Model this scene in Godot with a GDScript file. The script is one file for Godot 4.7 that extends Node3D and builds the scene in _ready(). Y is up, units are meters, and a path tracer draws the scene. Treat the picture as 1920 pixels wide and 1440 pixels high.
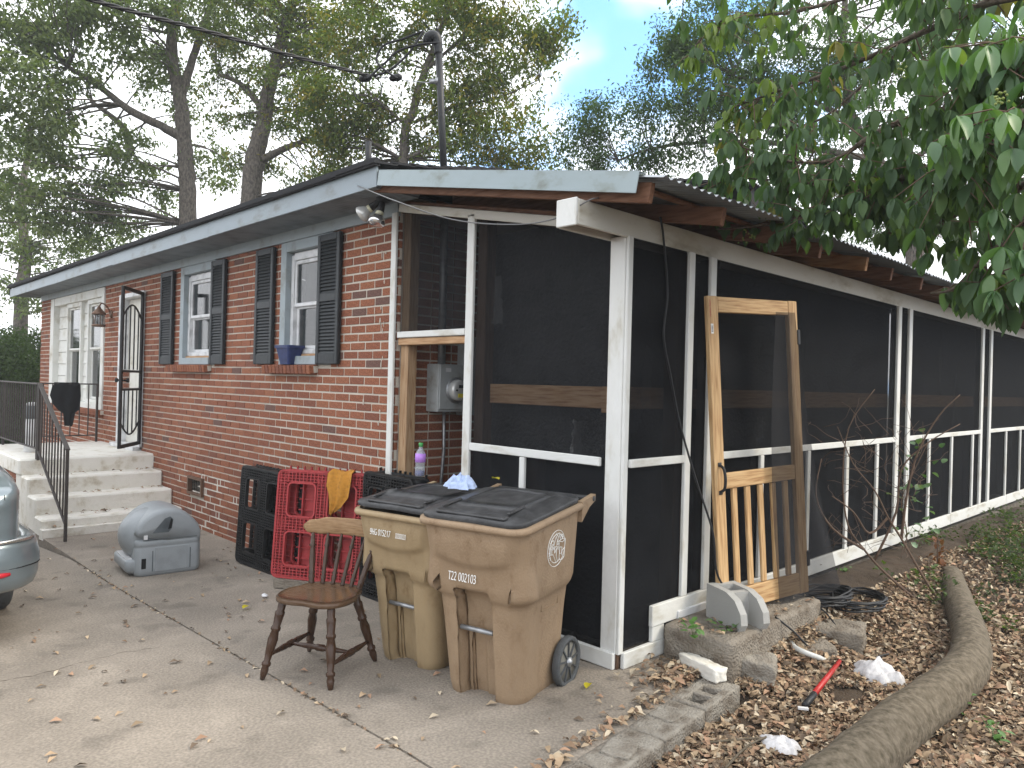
extends Node3D

# ------------------------------------------------------------------ camera frame
const CAM := Vector3(2.5016, 1.55, 3.3028)
const FOC := 1404.0
const ROLL := 0.0267
const FW := Vector3(-0.71569, 0.0, -0.69842)
const RT := Vector3(0.69842, 0.0, -0.71569)
var M := {}
var T := {}
var rng := RandomNumberGenerator.new()
var taken := {}

func ray(px: float, py: float) -> Vector3:
	var u := (px - 960.0) / FOC
	var v := -(py - 720.0) / FOC
	var c := cos(ROLL)
	var s := sin(ROLL)
	return FW + RT * (u * c - v * s) + Vector3.UP * (u * s + v * c)
func P(px: float, py: float, d: float) -> Vector3:
	return CAM + ray(px, py) * d
func G(px: float, py: float, y: float) -> Vector3:
	var r := ray(px, py)
	return CAM + r * ((y - CAM.y) / r.y)
func depth_of(p: Vector3) -> float:
	return (p - CAM).dot(FW)
func rf(a: float, b: float) -> float:
	return rng.randf_range(a, b)
func V(x: float, y: float, z: float) -> Vector3:
	return Vector3(x, y, z)
func L(r: float, g: float, b: float) -> Color:
	return Color(r, g, b).linear_to_srgb()

# ------------------------------------------------------------------ shape helpers
func mb(smooth := false) -> SurfaceTool:
	var st := SurfaceTool.new()
	st.begin(Mesh.PRIMITIVE_TRIANGLES)
	st.set_smooth_group(0 if smooth else -1)
	return st
func tri(st: SurfaceTool, a: Vector3, b: Vector3, c: Vector3, out: Vector3) -> void:
	if (b - a).cross(c - a).dot(out) > 0.0:
		st.add_vertex(a); st.add_vertex(c); st.add_vertex(b)
	else:
		st.add_vertex(a); st.add_vertex(b); st.add_vertex(c)
func quad(st: SurfaceTool, a: Vector3, b: Vector3, c: Vector3, d: Vector3, out: Vector3) -> void:
	tri(st, a, b, c, out)
	tri(st, a, c, d, out)
func bx(st: SurfaceTool, c: Vector3, s: Vector3, b := Basis()) -> void:
	var h := s * 0.5
	for ax in 3:
		for sg in [-1.0, 1.0]:
			var n := Vector3.ZERO
			n[ax] = sg
			var u := Vector3.ZERO
			var w := Vector3.ZERO
			u[(ax + 1) % 3] = h[(ax + 1) % 3]
			w[(ax + 2) % 3] = h[(ax + 2) % 3]
			var o: Vector3 = n * h[ax]
			quad(st, c + b * (o - u - w), c + b * (o + u - w), c + b * (o + u + w), c + b * (o - u + w), b * n)
func cb(st: SurfaceTool, c: Vector3, s: Vector3, ch := 0.004, b := Basis()) -> void:
	# box with chamfered edges
	var h := s * 0.5
	ch = minf(ch, 0.45 * minf(h.x, minf(h.y, h.z)) * 2.0)
	var pt := func(ax: int, sg: Vector3) -> Vector3:
		var p := sg * (h - Vector3(ch, ch, ch))
		p[ax] = sg[ax] * h[ax]
		return c + b * p
	for ax in 3:
		for sg in [-1.0, 1.0]:
			var q := []
			for k in [[-1, -1], [1, -1], [1, 1], [-1, 1]]:
				var v := Vector3.ZERO
				v[ax] = sg; v[(ax + 1) % 3] = k[0]; v[(ax + 2) % 3] = k[1]
				q.append(pt.call(ax, v))
			var n := Vector3.ZERO
			n[ax] = sg
			quad(st, q[0], q[1], q[2], q[3], b * n)
		for s1 in [-1.0, 1.0]:
			for s2 in [-1.0, 1.0]:
				var a1 := (ax + 1) % 3
				var a2 := (ax + 2) % 3
				var lo := Vector3.ZERO
				lo[ax] = -1; lo[a1] = s1; lo[a2] = s2
				var hi := lo
				hi[ax] = 1
				var n := lo
				n[ax] = 0
				quad(st, pt.call(a1, lo), pt.call(a1, hi), pt.call(a2, hi), pt.call(a2, lo), b * n)
	for k in 8:
		var sg := Vector3(1 if k & 1 else -1, 1 if k & 2 else -1, 1 if k & 4 else -1)
		tri(st, pt.call(0, sg), pt.call(1, sg), pt.call(2, sg), b * sg)
func ringset(st: SurfaceTool, rings: Array, cap0 := true, cap1 := true) -> void:
	# closed rings of equal size joined into a skin
	var n: int = rings[0].size()
	var cs := []
	for r in rings:
		var c := Vector3.ZERO
		for p in r: c += p
		cs.append(c / n)
	for k in rings.size() - 1:
		var cc: Vector3 = (cs[k] + cs[k + 1]) * 0.5
		for i in n:
			var j := (i + 1) % n
			var a: Vector3 = rings[k][i]
			var b: Vector3 = rings[k][j]
			var c: Vector3 = rings[k + 1][j]
			var d: Vector3 = rings[k + 1][i]
			quad(st, a, b, c, d, (a + b + c + d) * 0.25 - cc)
	if cap0:
		for i in n: tri(st, cs[0], rings[0][i], rings[0][(i + 1) % n], cs[0] - cs[1])
	if cap1:
		var m := rings.size() - 1
		for i in n: tri(st, cs[m], rings[m][i], rings[m][(i + 1) % n], cs[m] - cs[m - 1])
func tube(st: SurfaceTool, pts: Array, rads, n := 8, wob := 0.0) -> void:
	var rings := []
	var up := Vector3.UP
	for k in pts.size():
		var d: Vector3 = (pts[mini(k + 1, pts.size() - 1)] - pts[maxi(k - 1, 0)])
		if d.length() < 1e-6: d = Vector3.UP
		d = d.normalized()
		var s := up - d * up.dot(d)
		if s.length() < 0.05:
			s = Vector3.RIGHT - d * d.x
			if s.length() < 0.05: s = Vector3.BACK
		s = s.normalized()
		up = s
		var t := d.cross(s)
		var r: float = rads if rads is float else rads[k]
		var ring := []
		for i in n:
			var a := TAU * i / n
			var rr := r * (1.0 + (rng.randf_range(-wob, wob) if wob > 0.0 else 0.0))
			ring.append(pts[k] + (s * cos(a) + t * sin(a)) * rr)
		rings.append(ring)
	ringset(st, rings)
func curve(pts: Array, steps := 8) -> Array:
	# Catmull-Rom through the points
	var out := []
	for k in pts.size() - 1:
		var a: Vector3 = pts[maxi(k - 1, 0)]
		var b: Vector3 = pts[k]
		var c: Vector3 = pts[k + 1]
		var d: Vector3 = pts[mini(k + 2, pts.size() - 1)]
		for s in steps:
			var t := float(s) / steps
			out.append(0.5 * ((2.0 * b) + (c - a) * t + (2.0 * a - 5.0 * b + 4.0 * c - d) * t * t + (3.0 * b - a - 3.0 * c + d) * t * t * t))
	out.append(pts[pts.size() - 1])
	return out
func lathe(st: SurfaceTool, prof: Array, a: Vector3, b: Vector3, n := 12) -> void:
	# prof: [t along a->b, radius]
	var pts := []
	var rs := []
	for p in prof:
		pts.append(a.lerp(b, p[0])); rs.append(float(p[1]))
	var d := (b - a).normalized()
	var s := d.cross(Vector3(0.3, 0.1, 0.9)).normalized()
	var t := d.cross(s)
	var rings := []
	for k in pts.size():
		var ring := []
		for i in n:
			var an := TAU * i / n
			ring.append(pts[k] + (s * cos(an) + t * sin(an)) * rs[k])
		rings.append(ring)
	ringset(st, rings)
func prism(st: SurfaceTool, poly: PackedVector2Array, dep: float, xf: Transform3D) -> void:
	# polygon in local xy, pushed from z=0 to z=dep
	var idx := Geometry2D.triangulate_polygon(poly)
	var n := poly.size()
	for k in range(0, idx.size(), 3):
		var a := poly[idx[k]]
		var b := poly[idx[k + 1]]
		var c := poly[idx[k + 2]]
		tri(st, xf * V(a.x, a.y, 0), xf * V(b.x, b.y, 0), xf * V(c.x, c.y, 0), xf.basis * V(0, 0, -signf(dep)))
		tri(st, xf * V(a.x, a.y, dep), xf * V(b.x, b.y, dep), xf * V(c.x, c.y, dep), xf.basis * V(0, 0, signf(dep)))
	var cw := Geometry2D.is_polygon_clockwise(poly)
	for k in n:
		var a := poly[k]
		var b := poly[(k + 1) % n]
		var e := b - a
		var o := Vector2(e.y, -e.x) * (-1.0 if cw else 1.0)
		quad(st, xf * V(a.x, a.y, 0), xf * V(b.x, b.y, 0), xf * V(b.x, b.y, dep), xf * V(a.x, a.y, dep), xf.basis * V(o.x, o.y, 0))
func rrect(hw: float, zf: float, zb: float, r: float, side := 6, front := 6, arc := 5) -> Array:
	# rounded rectangle as [x, z] pairs, from the front left corner along the front
	var out := []
	for k in front: out.append([lerpf(-hw + r, hw - r, float(k) / front), zf])
	for k in arc: out.append([hw - r + r * sin(PI / 2 * k / arc), zf - r + r * cos(PI / 2 * k / arc)])
	for k in side: out.append([hw, lerpf(zf - r, zb + r, float(k) / side)])
	for k in arc: out.append([hw - r + r * cos(PI / 2 * k / arc), zb + r - r * sin(PI / 2 * k / arc)])
	for k in side: out.append([lerpf(hw - r, -hw + r, float(k) / side), zb])
	for k in arc: out.append([-hw + r - r * sin(PI / 2 * k / arc), zb + r - r * cos(PI / 2 * k / arc)])
	for k in side: out.append([-hw, lerpf(zb + r, zf - r, float(k) / side)])
	for k in arc: out.append([-hw + r - r * cos(PI / 2 * k / arc), zf - r + r * sin(PI / 2 * k / arc)])
	return out
func letters(st: SurfaceTool, txt: String, size: float, xf: Transform3D, dep := 0.0015) -> void:
	var tm := TextMesh.new()
	tm.text = txt
	var fo := SystemFont.new()
	fo.font_names = PackedStringArray(["Droid Sans"])
	tm.font = fo
	tm.font_size = 32
	tm.pixel_size = size / 32.0
	tm.depth = dep
	for k in tm.get_surface_count():
		st.append_from(tm, k, xf)

# ------------------------------------------------------------------ scene helpers
func obj(called: String, st: SurfaceTool, m: Material, parent: Node = self, normals := true) -> MeshInstance3D:
	if normals: st.generate_normals()
	var o := MeshInstance3D.new()
	o.name = called
	o.mesh = st.commit()
	o.material_override = m
	o.set_meta("was", called)
	if parent == self:
		o.name = numbered(called)
	parent.add_child(o, true)
	return o
func inst(called: String, mesh: Mesh, m: Material, parent: Node, xf: Transform3D) -> MeshInstance3D:
	var o := MeshInstance3D.new()
	o.name = called
	o.mesh = mesh
	o.material_override = m
	o.transform = xf
	parent.add_child(o, true)
	return o
func numbered(called: String) -> String:
	if not taken.has(called):
		taken[called] = 0
		return called
	taken[called] += 1
	return "%s_%03d" % [called, taken[called]]
func tag(o: Node, label: String, category: String, group := "", kind := "") -> Node:
	o.set_meta("label", label)
	o.set_meta("category", category)
	if group: o.set_meta("group", group)
	if kind: o.set_meta("kind", kind)
	return o
func thing(called: String, label: String, category: String, at := Vector3.ZERO, turn := 0.0, group := "") -> Node3D:
	var o := Node3D.new()
	o.name = numbered(called)
	add_child(o)
	o.position = at
	o.rotation.y = turn
	tag(o, label, category, group)
	return o
func struct(called: String, st: SurfaceTool, m: Material) -> MeshInstance3D:
	var o := obj(called, st, m)
	o.set_meta("kind", "structure")
	o.set_meta("label", called.replace("_", " "))
	return o
func multi(called: String, mesh: Mesh, m: Material, xfs: Array, cols: Array, parent: Node) -> MultiMeshInstance3D:
	var mm := MultiMesh.new()
	mm.transform_format = MultiMesh.TRANSFORM_3D
	mm.use_colors = cols.size() > 0
	mm.mesh = mesh
	mm.instance_count = xfs.size()
	for k in xfs.size():
		mm.set_instance_transform(k, xfs[k])
		if cols.size() > 0: mm.set_instance_color(k, cols[k])
	var o := MultiMeshInstance3D.new()
	o.name = called if parent != self else numbered(called)
	o.multimesh = mm
	o.material_override = m
	o.set_meta("kind", "stuff")
	parent.add_child(o, true)
	return o

# ------------------------------------------------------------------ textures and materials
func ntex(sd: int, freq: float, stops: Array, oct := 4, size := 512, normal := 0.0, typ := FastNoiseLite.TYPE_SIMPLEX_SMOOTH, gain := 0.5) -> NoiseTexture2D:
	var n := FastNoiseLite.new()
	n.seed = sd
	n.noise_type = typ
	n.frequency = freq
	n.fractal_type = FastNoiseLite.FRACTAL_FBM
	n.fractal_octaves = oct
	n.fractal_gain = gain
	var t := NoiseTexture2D.new()
	t.width = size
	t.height = size
	t.seamless = true
	t.noise = n
	if normal > 0.0:
		t.as_normal_map = true
		t.bump_strength = normal
	else:
		var g := Gradient.new()
		var offs := PackedFloat32Array()
		var cols := PackedColorArray()
		for s in stops:
			offs.append(s[0])
			cols.append(s[1] if s[1] is Color else Color(s[1], s[1], s[1]))
		g.offsets = offs
		g.colors = cols
		t.color_ramp = g
	return t
func mt(col: Color, rough: float, tex: Texture2D = null, sc := V(1, 1, 1), nor: Texture2D = null, ns := 0.5, metal := 0.0, world := false) -> StandardMaterial3D:
	var m := StandardMaterial3D.new()
	m.albedo_color = col
	m.roughness = rough
	m.metallic = metal
	m.metallic_specular = 0.4
	m.cull_mode = BaseMaterial3D.CULL_DISABLED
	if tex: m.albedo_texture = tex
	if nor:
		m.normal_enabled = true
		m.normal_texture = nor
		m.normal_scale = ns
	if tex or nor:
		m.uv1_triplanar = true
		m.uv1_world_triplanar = world
		m.uv1_scale = sc
	return m

func drive_tex() -> ImageTexture:
	# cast concrete: broad blotches, a few darker damp-looking oil stains, fine sand
	var w := 1024
	var a := FastNoiseLite.new()
	a.seed = 10
	a.frequency = 0.004
	a.fractal_octaves = 4
	var b := FastNoiseLite.new()
	b.seed = 22
	b.frequency = 0.011
	b.fractal_octaves = 3
	var c := FastNoiseLite.new()
	c.seed = 23
	c.frequency = 0.25
	c.fractal_octaves = 2
	var ia := a.get_seamless_image(w, w)
	var ib := b.get_seamless_image(w, w)
	var ic := c.get_seamless_image(w, w)
	var im := Image.create(w, w, false, Image.FORMAT_RGB8)
	for j in w:
		for i in w:
			var v := 0.80 + 0.20 * ia.get_pixel(i, j).r
			v -= 0.11 * smoothstep(0.62, 0.86, ib.get_pixel(i, j).r)
			v += 0.05 * smoothstep(0.35, 0.20, ib.get_pixel(i, j).r)
			var g := ic.get_pixel(i, j).r
			v *= 0.80 + 0.28 * g
			v = clampf(v, 0.0, 1.0)
			im.set_pixel(i, j, Color(v, v * 0.992, v * 0.98))
	return ImageTexture.create_from_image(im)
func materials() -> void:
	# textures
	T.soft = ntex(1, 0.012, [[0.0, 0.72], [0.45, 0.92], [1.0, 1.0]], 5)
	T.soft2 = ntex(31, 0.012, [[0.0, 0.90], [0.45, 0.97], [1.0, 1.0]], 5)
	T.fine = ntex(2, 0.09, [[0.0, 0.7], [0.5, 0.95], [1.0, 1.0]], 3)
	T.speck = ntex(3, 0.18, [[0.0, 0.55], [0.4, 0.85], [0.6, 0.97], [1.0, 1.0]], 2)
	T.dirt = ntex(4, 0.01, [[0.0, Color(0.80, 0.77, 0.72)], [0.25, Color(0.92, 0.91, 0.88)], [0.42, Color(0.975, 0.975, 0.965)], [1.0, Color(1, 1, 1)]], 6, 512, 0.0, FastNoiseLite.TYPE_SIMPLEX_SMOOTH, 0.6)
	T.fibre = ntex(5, 0.03, [[0.0, Color(0.70, 0.60, 0.52)], [0.35, Color(0.87, 0.82, 0.77)], [0.6, Color(0.96, 0.94, 0.92)], [1.0, Color(1, 1, 1)]], 5, 512, 0.0, FastNoiseLite.TYPE_SIMPLEX_SMOOTH, 0.55)
	T.fibre_n = ntex(5, 0.03, [], 5, 512, 3.0)
	T.bump = ntex(7, 0.05, [], 5, 512, 4.0)
	T.bumpf = ntex(8, 0.14, [], 3, 512, 4.0)
	T.brick = ntex(9, 0.05, [[0.0, Color(0.55, 0.5, 0.48)], [0.35, Color(0.84, 0.82, 0.8)], [0.7, Color(1, 1, 1)], [1.0, Color(1, 0.98, 0.95)]], 5, 512, 0.0, FastNoiseLite.TYPE_SIMPLEX_SMOOTH, 0.6)
	T.conc = ntex(10, 0.008, [[0.0, Color(0.64, 0.60, 0.56)], [0.25, Color(0.80, 0.77, 0.74)], [0.5, Color(0.90, 0.885, 0.865)], [0.75, Color(0.965, 0.955, 0.94)], [1.0, Color(1, 1, 1)]], 6, 1024, 0.0, FastNoiseLite.TYPE_SIMPLEX_SMOOTH, 0.5)
	T.conc_n = ntex(21, 0.45, [], 2, 1024, 2.0)
	T.log = ntex(33, 0.02, [[0.0, Color(0.45, 0.45, 0.38)], [0.3, Color(0.72, 0.70, 0.64)], [0.55, Color(0.88, 0.86, 0.82)], [0.8, Color(1, 0.98, 0.95)], [1.0, Color(1, 1, 1)]], 6, 512, 0.0, FastNoiseLite.TYPE_SIMPLEX_SMOOTH, 0.6)
	T.drip = ntex(35, 0.012, [[0.0, Color(0.80, 0.76, 0.71)], [0.2, Color(0.91, 0.89, 0.87)], [0.42, Color(0.965, 0.96, 0.955)], [0.7, Color(0.99, 0.985, 0.98)], [1.0, Color(1, 1, 1)]], 6, 512, 0.0, FastNoiseLite.TYPE_SIMPLEX_SMOOTH, 0.62)
	T.grit = ntex(11, 0.3, [[0.0, 0.5], [0.35, 0.82], [0.55, 0.95], [1.0, 1.0]], 2, 512)
	T.bark = ntex(12, 0.03, [[0.0, 0.35], [0.4, 0.75], [0.7, 0.95], [1.0, 1.0]], 5, 512, 0.0, FastNoiseLite.TYPE_SIMPLEX_SMOOTH, 0.6)
	T.drive = drive_tex()
	T.dust = ntex(13, 0.014, [[0.0, 0.55], [0.4, 0.68], [0.6, 0.82], [1.0, 1.0]], 6, 512, 0.0, FastNoiseLite.TYPE_SIMPLEX_SMOOTH, 0.6)
	# walls
	var bc := [L(0.290, 0.108, 0.060), L(0.322, 0.124, 0.068), L(0.265, 0.099, 0.058), L(0.338, 0.136, 0.074), L(0.236, 0.092, 0.058), L(0.170, 0.094, 0.076)]
	for k in 6: M["brick%d" % k] = mt(bc[k], 0.9, T.brick, V(2.5 + k * 0.17, 2.5, 2.5), T.bump, 0.7)
	M.mortar = mt(L(0.60, 0.54, 0.455), 0.95, T.fine, V(3, 3, 3), T.bump, 0.8)
	M.new_mortar = mt(L(0.72, 0.68, 0.60), 0.95, T.fine, V(4, 4, 4), T.bump, 0.8)
	M.painted_brick = mt(L(0.15, 0.05, 0.04), 0.75, T.soft, V(1.5, 1.5, 1.5), T.bump, 0.5)
	# painted trim
	M.white = mt(L(0.66, 0.66, 0.64), 0.6, T.dirt, V(0.9, 0.35, 0.9), T.fibre_n, 0.25)
	M.white_h = mt(L(0.66, 0.66, 0.64), 0.6, T.dirt, V(0.35, 0.9, 0.35), T.fibre_n, 0.25)
	M.cream = mt(L(0.60, 0.58, 0.53), 0.6, T.dirt, V(0.5, 0.8, 0.3))
	M.bay_white = mt(L(0.66, 0.66, 0.63), 0.6, T.dirt, V(0.4, 0.5, 0.4))
	M.vinyl = mt(L(0.72, 0.72, 0.72), 0.4, T.soft, V(0.7, 0.7, 0.7))
	M.blue_trim = mt(L(0.31, 0.355, 0.385), 0.55, T.dirt, V(0.5, 0.5, 0.5))
	M.soffit = mt(L(0.235, 0.27, 0.295), 0.6, T.soft, V(0.5, 0.5, 0.5))
	M.fascia = mt(L(0.25, 0.295, 0.33), 0.45, T.dirt, V(0.35, 0.8, 0.35))
	M.flashing = mt(L(0.25, 0.29, 0.30), 0.32, T.dirt, V(0.55, 0.9, 0.55), null, 0.5, 0.55)
	M.shingle = mt(L(0.035, 0.035, 0.038), 0.95, T.speck, V(3, 3, 3), T.bumpf, 0.8)
	M.corrugated = mt(L(0.30, 0.32, 0.34), 0.42, T.dirt, V(0.4, 0.8, 0.8), null, 0.5, 0.7)
	M.shutter = mt(L(0.024, 0.028, 0.031), 0.5, T.soft, V(2, 2, 2), T.fibre_n, 0.3)
	# wood
	M.pine = mt(L(0.56, 0.385, 0.20), 0.6, T.fibre, V(3.5, 0.22, 3.5), T.fibre_n, 0.2)
	M.pine_h = mt(L(0.56, 0.385, 0.20), 0.6, T.fibre, V(0.22, 3.5, 3.5), T.fibre_n, 0.2)
	M.pine_old = mt(L(0.40, 0.275, 0.165), 0.75, T.fibre, V(3.0, 0.25, 3.0), T.fibre_n, 0.3)
	M.board_x = mt(L(0.50, 0.33, 0.19), 0.75, T.fibre, V(0.25, 3.2, 3.2), T.fibre_n, 0.3)
	M.board_z = mt(L(0.52, 0.34, 0.19), 0.75, T.fibre, V(3.2, 3.2, 0.25), T.fibre_n, 0.3)
	M.rafter = mt(L(0.20, 0.105, 0.064), 0.75, T.fibre, V(0.3, 2.5, 2.5), T.fibre_n, 0.3)
	M.rafter_pale = mt(L(0.34, 0.19, 0.09), 0.75, T.fibre, V(0.3, 2.5, 2.5), T.fibre_n, 0.3)  # paler copy of the rafter wood, used on a single rafter
	M.walnut = mt(L(0.056, 0.031, 0.019), 0.25, T.fibre, V(3.5, 0.4, 3.5), T.fibre_n, 0.15)
	M.walnut_seat = mt(L(0.115, 0.074, 0.046), 0.24, T.fibre, V(0.7, 3.5, 3.5), T.fibre_n, 0.15)
	M.worn_wood = mt(L(0.29, 0.19, 0.10), 0.6, T.fibre, V(0.5, 4.5, 4.5), T.fibre_n, 0.3)
	M.dark_wood = mt(L(0.09, 0.055, 0.035), 0.8, T.fibre, V(3, 0.3, 3))
	# concrete and stone
	M.concrete = mt(L(0.345, 0.302, 0.252), 0.95, T.drive, V(0.21, 0.21, 0.21), T.conc_n, 0.5)
	M.block = mt(L(0.46, 0.455, 0.43), 0.97, T.speck, V(3, 3, 3), T.bumpf, 1.0)
	M.slab = mt(L(0.25, 0.225, 0.19), 0.97, T.conc, V(0.7, 0.7, 0.7), T.bumpf, 1.0)
	M.kerb = mt(L(0.30, 0.28, 0.245), 0.97, T.conc, V(0.8, 0.8, 0.8), T.bumpf, 1.0)
	M.lime = mt(L(0.72, 0.695, 0.64), 0.9, T.dirt, V(0.7, 0.7, 0.7), T.bump, 0.25)
	M.soil = mt(L(0.075, 0.055, 0.038), 1.0, T.conc, V(0.9, 0.9, 0.9), T.bumpf, 1.0)
	# metal, plastic
	M.iron = mt(L(0.022, 0.021, 0.021), 0.5, T.soft, V(2, 2, 2))
	M.iron_rail = mt(L(0.05, 0.042, 0.038), 0.6, T.dirt, V(2, 2, 2))
	M.zinc = mt(L(0.42, 0.43, 0.44), 0.45, T.soft, V(3, 3, 3), null, 0.5, 0.8)
	M.grey_paint = mt(L(0.37, 0.385, 0.39), 0.45, T.dirt, V(1, 1, 1))
	M.black_paint = mt(L(0.018, 0.019, 0.021), 0.45, T.soft, V(2, 2, 2))
	M.tan = mt(L(0.29, 0.205, 0.128), 0.62, T.drip, V(1.5, 0.8, 1.5), T.bumpf, 0.25)
	M.tan2 = mt(L(0.33, 0.245, 0.14), 0.55, T.drip, V(1.2, 0.7, 1.2), T.bumpf, 0.15)
	M.lid = mt(L(0.075, 0.075, 0.077), 0.42, T.dust, V(1.2, 1.2, 1.2), T.bumpf, 0.15)
	M.white_print = mt(L(0.78, 0.77, 0.74), 0.7)
	M.rubber = mt(L(0.075, 0.08, 0.085), 0.75, T.dirt, V(3, 3, 3), T.bumpf, 0.6)
	M.wheel = mt(L(0.20, 0.19, 0.165), 0.8, T.dirt, V(4, 4, 4))
	M.red_plastic = mt(L(0.36, 0.042, 0.045), 0.55, T.dirt, V(1.5, 1.5, 1.5))
	M.black_plastic = mt(L(0.022, 0.022, 0.022), 0.55, T.dust, V(1.5, 1.5, 1.5))
	M.grey_plastic = mt(L(0.275, 0.295, 0.305), 0.42, T.soft2, V(1.0, 1.0, 1.0), T.bumpf, 0.06)
	M.grey_dark = mt(L(0.10, 0.115, 0.125), 0.5, T.soft, V(1, 1, 1))
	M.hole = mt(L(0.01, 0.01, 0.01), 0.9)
	M.blue_pot = mt(L(0.03, 0.045, 0.135), 0.5, T.soft, V(3, 3, 3))
	M.cable = mt(L(0.014, 0.014, 0.015), 0.5)
	M.cable_grey = mt(L(0.14, 0.14, 0.14), 0.5)
	M.screen = mt(L(0.020, 0.021, 0.023), 0.75, T.soft, V(0.6, 0.6, 0.6))
	M.screen.transparency = BaseMaterial3D.TRANSPARENCY_ALPHA
	M.screen.albedo_color.a = 0.58
	M.sheeting = mt(L(0.022, 0.022, 0.022), 0.6, T.soft, V(1, 1, 1), T.bump, 0.6)
	M.screen.metallic_specular = 0.08
	M.film = mt(L(0.42, 0.42, 0.42), 0.3)
	M.film.transparency = BaseMaterial3D.TRANSPARENCY_ALPHA
	M.film.albedo_color.a = 0.14
	M.loose_screen = mt(L(0.03, 0.03, 0.032), 0.7)
	M.loose_screen.transparency = BaseMaterial3D.TRANSPARENCY_ALPHA
	M.loose_screen.albedo_color.a = 0.62
	M.loose_screen.metallic_specular = 0.1
	M.glass = mt(L(0.02, 0.024, 0.026), 0.06)
	M.glass.transparency = BaseMaterial3D.TRANSPARENCY_ALPHA
	M.glass.albedo_color.a = 0.5
	M.glass.metallic_specular = 0.5
	M.blind = mt(L(0.13, 0.14, 0.14), 0.8, T.soft, V(1, 1, 1))
	M.curtain = mt(L(0.16, 0.17, 0.17), 0.9, T.soft, V(1, 1, 1))
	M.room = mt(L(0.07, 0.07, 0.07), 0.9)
	# cloth, litter
	M.orange_cloth = mt(L(0.52, 0.235, 0.035), 0.95, T.soft, V(5, 5, 5), T.bumpf, 0.8)
	M.blue_cloth = mt(L(0.46, 0.56, 0.78), 0.9, T.soft, V(6, 6, 6))
	M.black_cloth = mt(L(0.008, 0.008, 0.009), 0.95)
	M.bag = mt(L(0.72, 0.71, 0.72), 0.5, T.soft, V(6, 6, 6))
	M.bag.backlight_enabled = true
	M.bag.backlight = Color(0.3, 0.3, 0.3)
	M.bark = mt(L(0.145, 0.115, 0.085), 0.95, T.bark, V(2.2, 0.7, 2.2), T.bump, 1.0)
	M.bark_far = mt(L(0.18, 0.155, 0.13), 0.95, T.bark, V(1.4, 0.5, 1.4), T.bump, 1.0)
	M.bark_log = mt(L(0.175, 0.150, 0.118), 0.92, T.log, V(1.8, 1.8, 1.8), T.bump, 0.7)
	M.twig = mt(L(0.13, 0.085, 0.06), 0.9)
	M.leaf = mt(Color(1, 1, 1), 0.55)
	M.leaf.vertex_color_use_as_albedo = true
	M.leaf.backlight_enabled = true
	M.leaf.backlight = Color(0.95, 1.0, 0.6)
	M.dry = mt(Color(1, 1, 1), 0.9)
	M.dry.vertex_color_use_as_albedo = true
	M.car_paint = mt(L(0.22, 0.27, 0.30), 0.32, T.soft, V(0.5, 0.5, 0.5), null, 0.5, 0.45)
	M.car_paint.clearcoat_enabled = true
	M.car_paint.clearcoat = 1.0
	M.car_paint.clearcoat_roughness = 0.08
	M.car_glass = mt(L(0.015, 0.017, 0.018), 0.05)
	M.chrome = mt(L(0.6, 0.6, 0.6), 0.25, T.dirt, V(3, 3, 3), null, 0.5, 0.9)
	M.red_lens = mt(L(0.45, 0.02, 0.03), 0.15)
	M.red_tool = mt(L(0.40, 0.025, 0.022), 0.35)
	M.grey_pipe = mt(L(0.52, 0.53, 0.52), 0.5, T.dirt, V(4, 4, 4))
	M.copper = mt(L(0.16, 0.095, 0.065), 0.5, T.dirt, V(4, 4, 4), null, 0.5, 0.4)
	M.lens = mt(L(0.55, 0.55, 0.53), 0.25, null, V(1, 1, 1), null, 0.5, 0.3)
	M.silver = mt(L(0.75, 0.75, 0.76), 0.12, null, V(1, 1, 1), null, 0.5, 0.95)
	M.ivory = mt(L(0.6, 0.58, 0.42), 0.5)
	M.bottle = mt(L(0.6, 0.65, 0.68), 0.06)
	M.bottle.transparency = BaseMaterial3D.TRANSPARENCY_ALPHA
	M.bottle.albedo_color.a = 0.28
	M.purple = mt(L(0.42, 0.20, 0.62), 0.4)
	M.green_cap = mt(L(0.06, 0.30, 0.08), 0.4)
	M.blue_liquid = mt(L(0.015, 0.015, 0.16), 0.1)

# ------------------------------------------------------------------ camera, sky, sun
func sky_image() -> Image:
	# air and broken cloud, the same all round
	var w := 1024
	var h := 512
	var n := FastNoiseLite.new()
	n.seed = 233
	n.noise_type = FastNoiseLite.TYPE_SIMPLEX_SMOOTH
	n.frequency = 0.9
	n.fractal_octaves = 6
	n.fractal_gain = 0.55
	var im := Image.create(w, h, false, Image.FORMAT_RGB8)
	for j in h:
		var el := (0.5 - (j + 0.5) / h) * PI
		for i in w:
			var az := (i + 0.5) / w * TAU
			var d := V(cos(el) * sin(az), sin(el), -cos(el) * cos(az))
			var y := maxf(d.y, 0.0)
			var q := V(d.x, 0, d.z) / (y + 0.35) * 1.1
			var c := n.get_noise_3d(q.x + 3.1, 0.3, q.z + 1.7) * 0.5 + 0.5
			c = smoothstep(0.27, 0.41, c)
			var blue := Color(0.40, 0.60, 0.84).lerp(Color(0.66, 0.78, 0.92), pow(1.0 - y, 2.5))
			var col := blue.lerp(Color(0.97, 0.975, 0.985), c * 0.97)
			if d.y < 0.0: col = Color(0.45, 0.45, 0.42)
			im.set_pixel(i, j, col)
	return im

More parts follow.
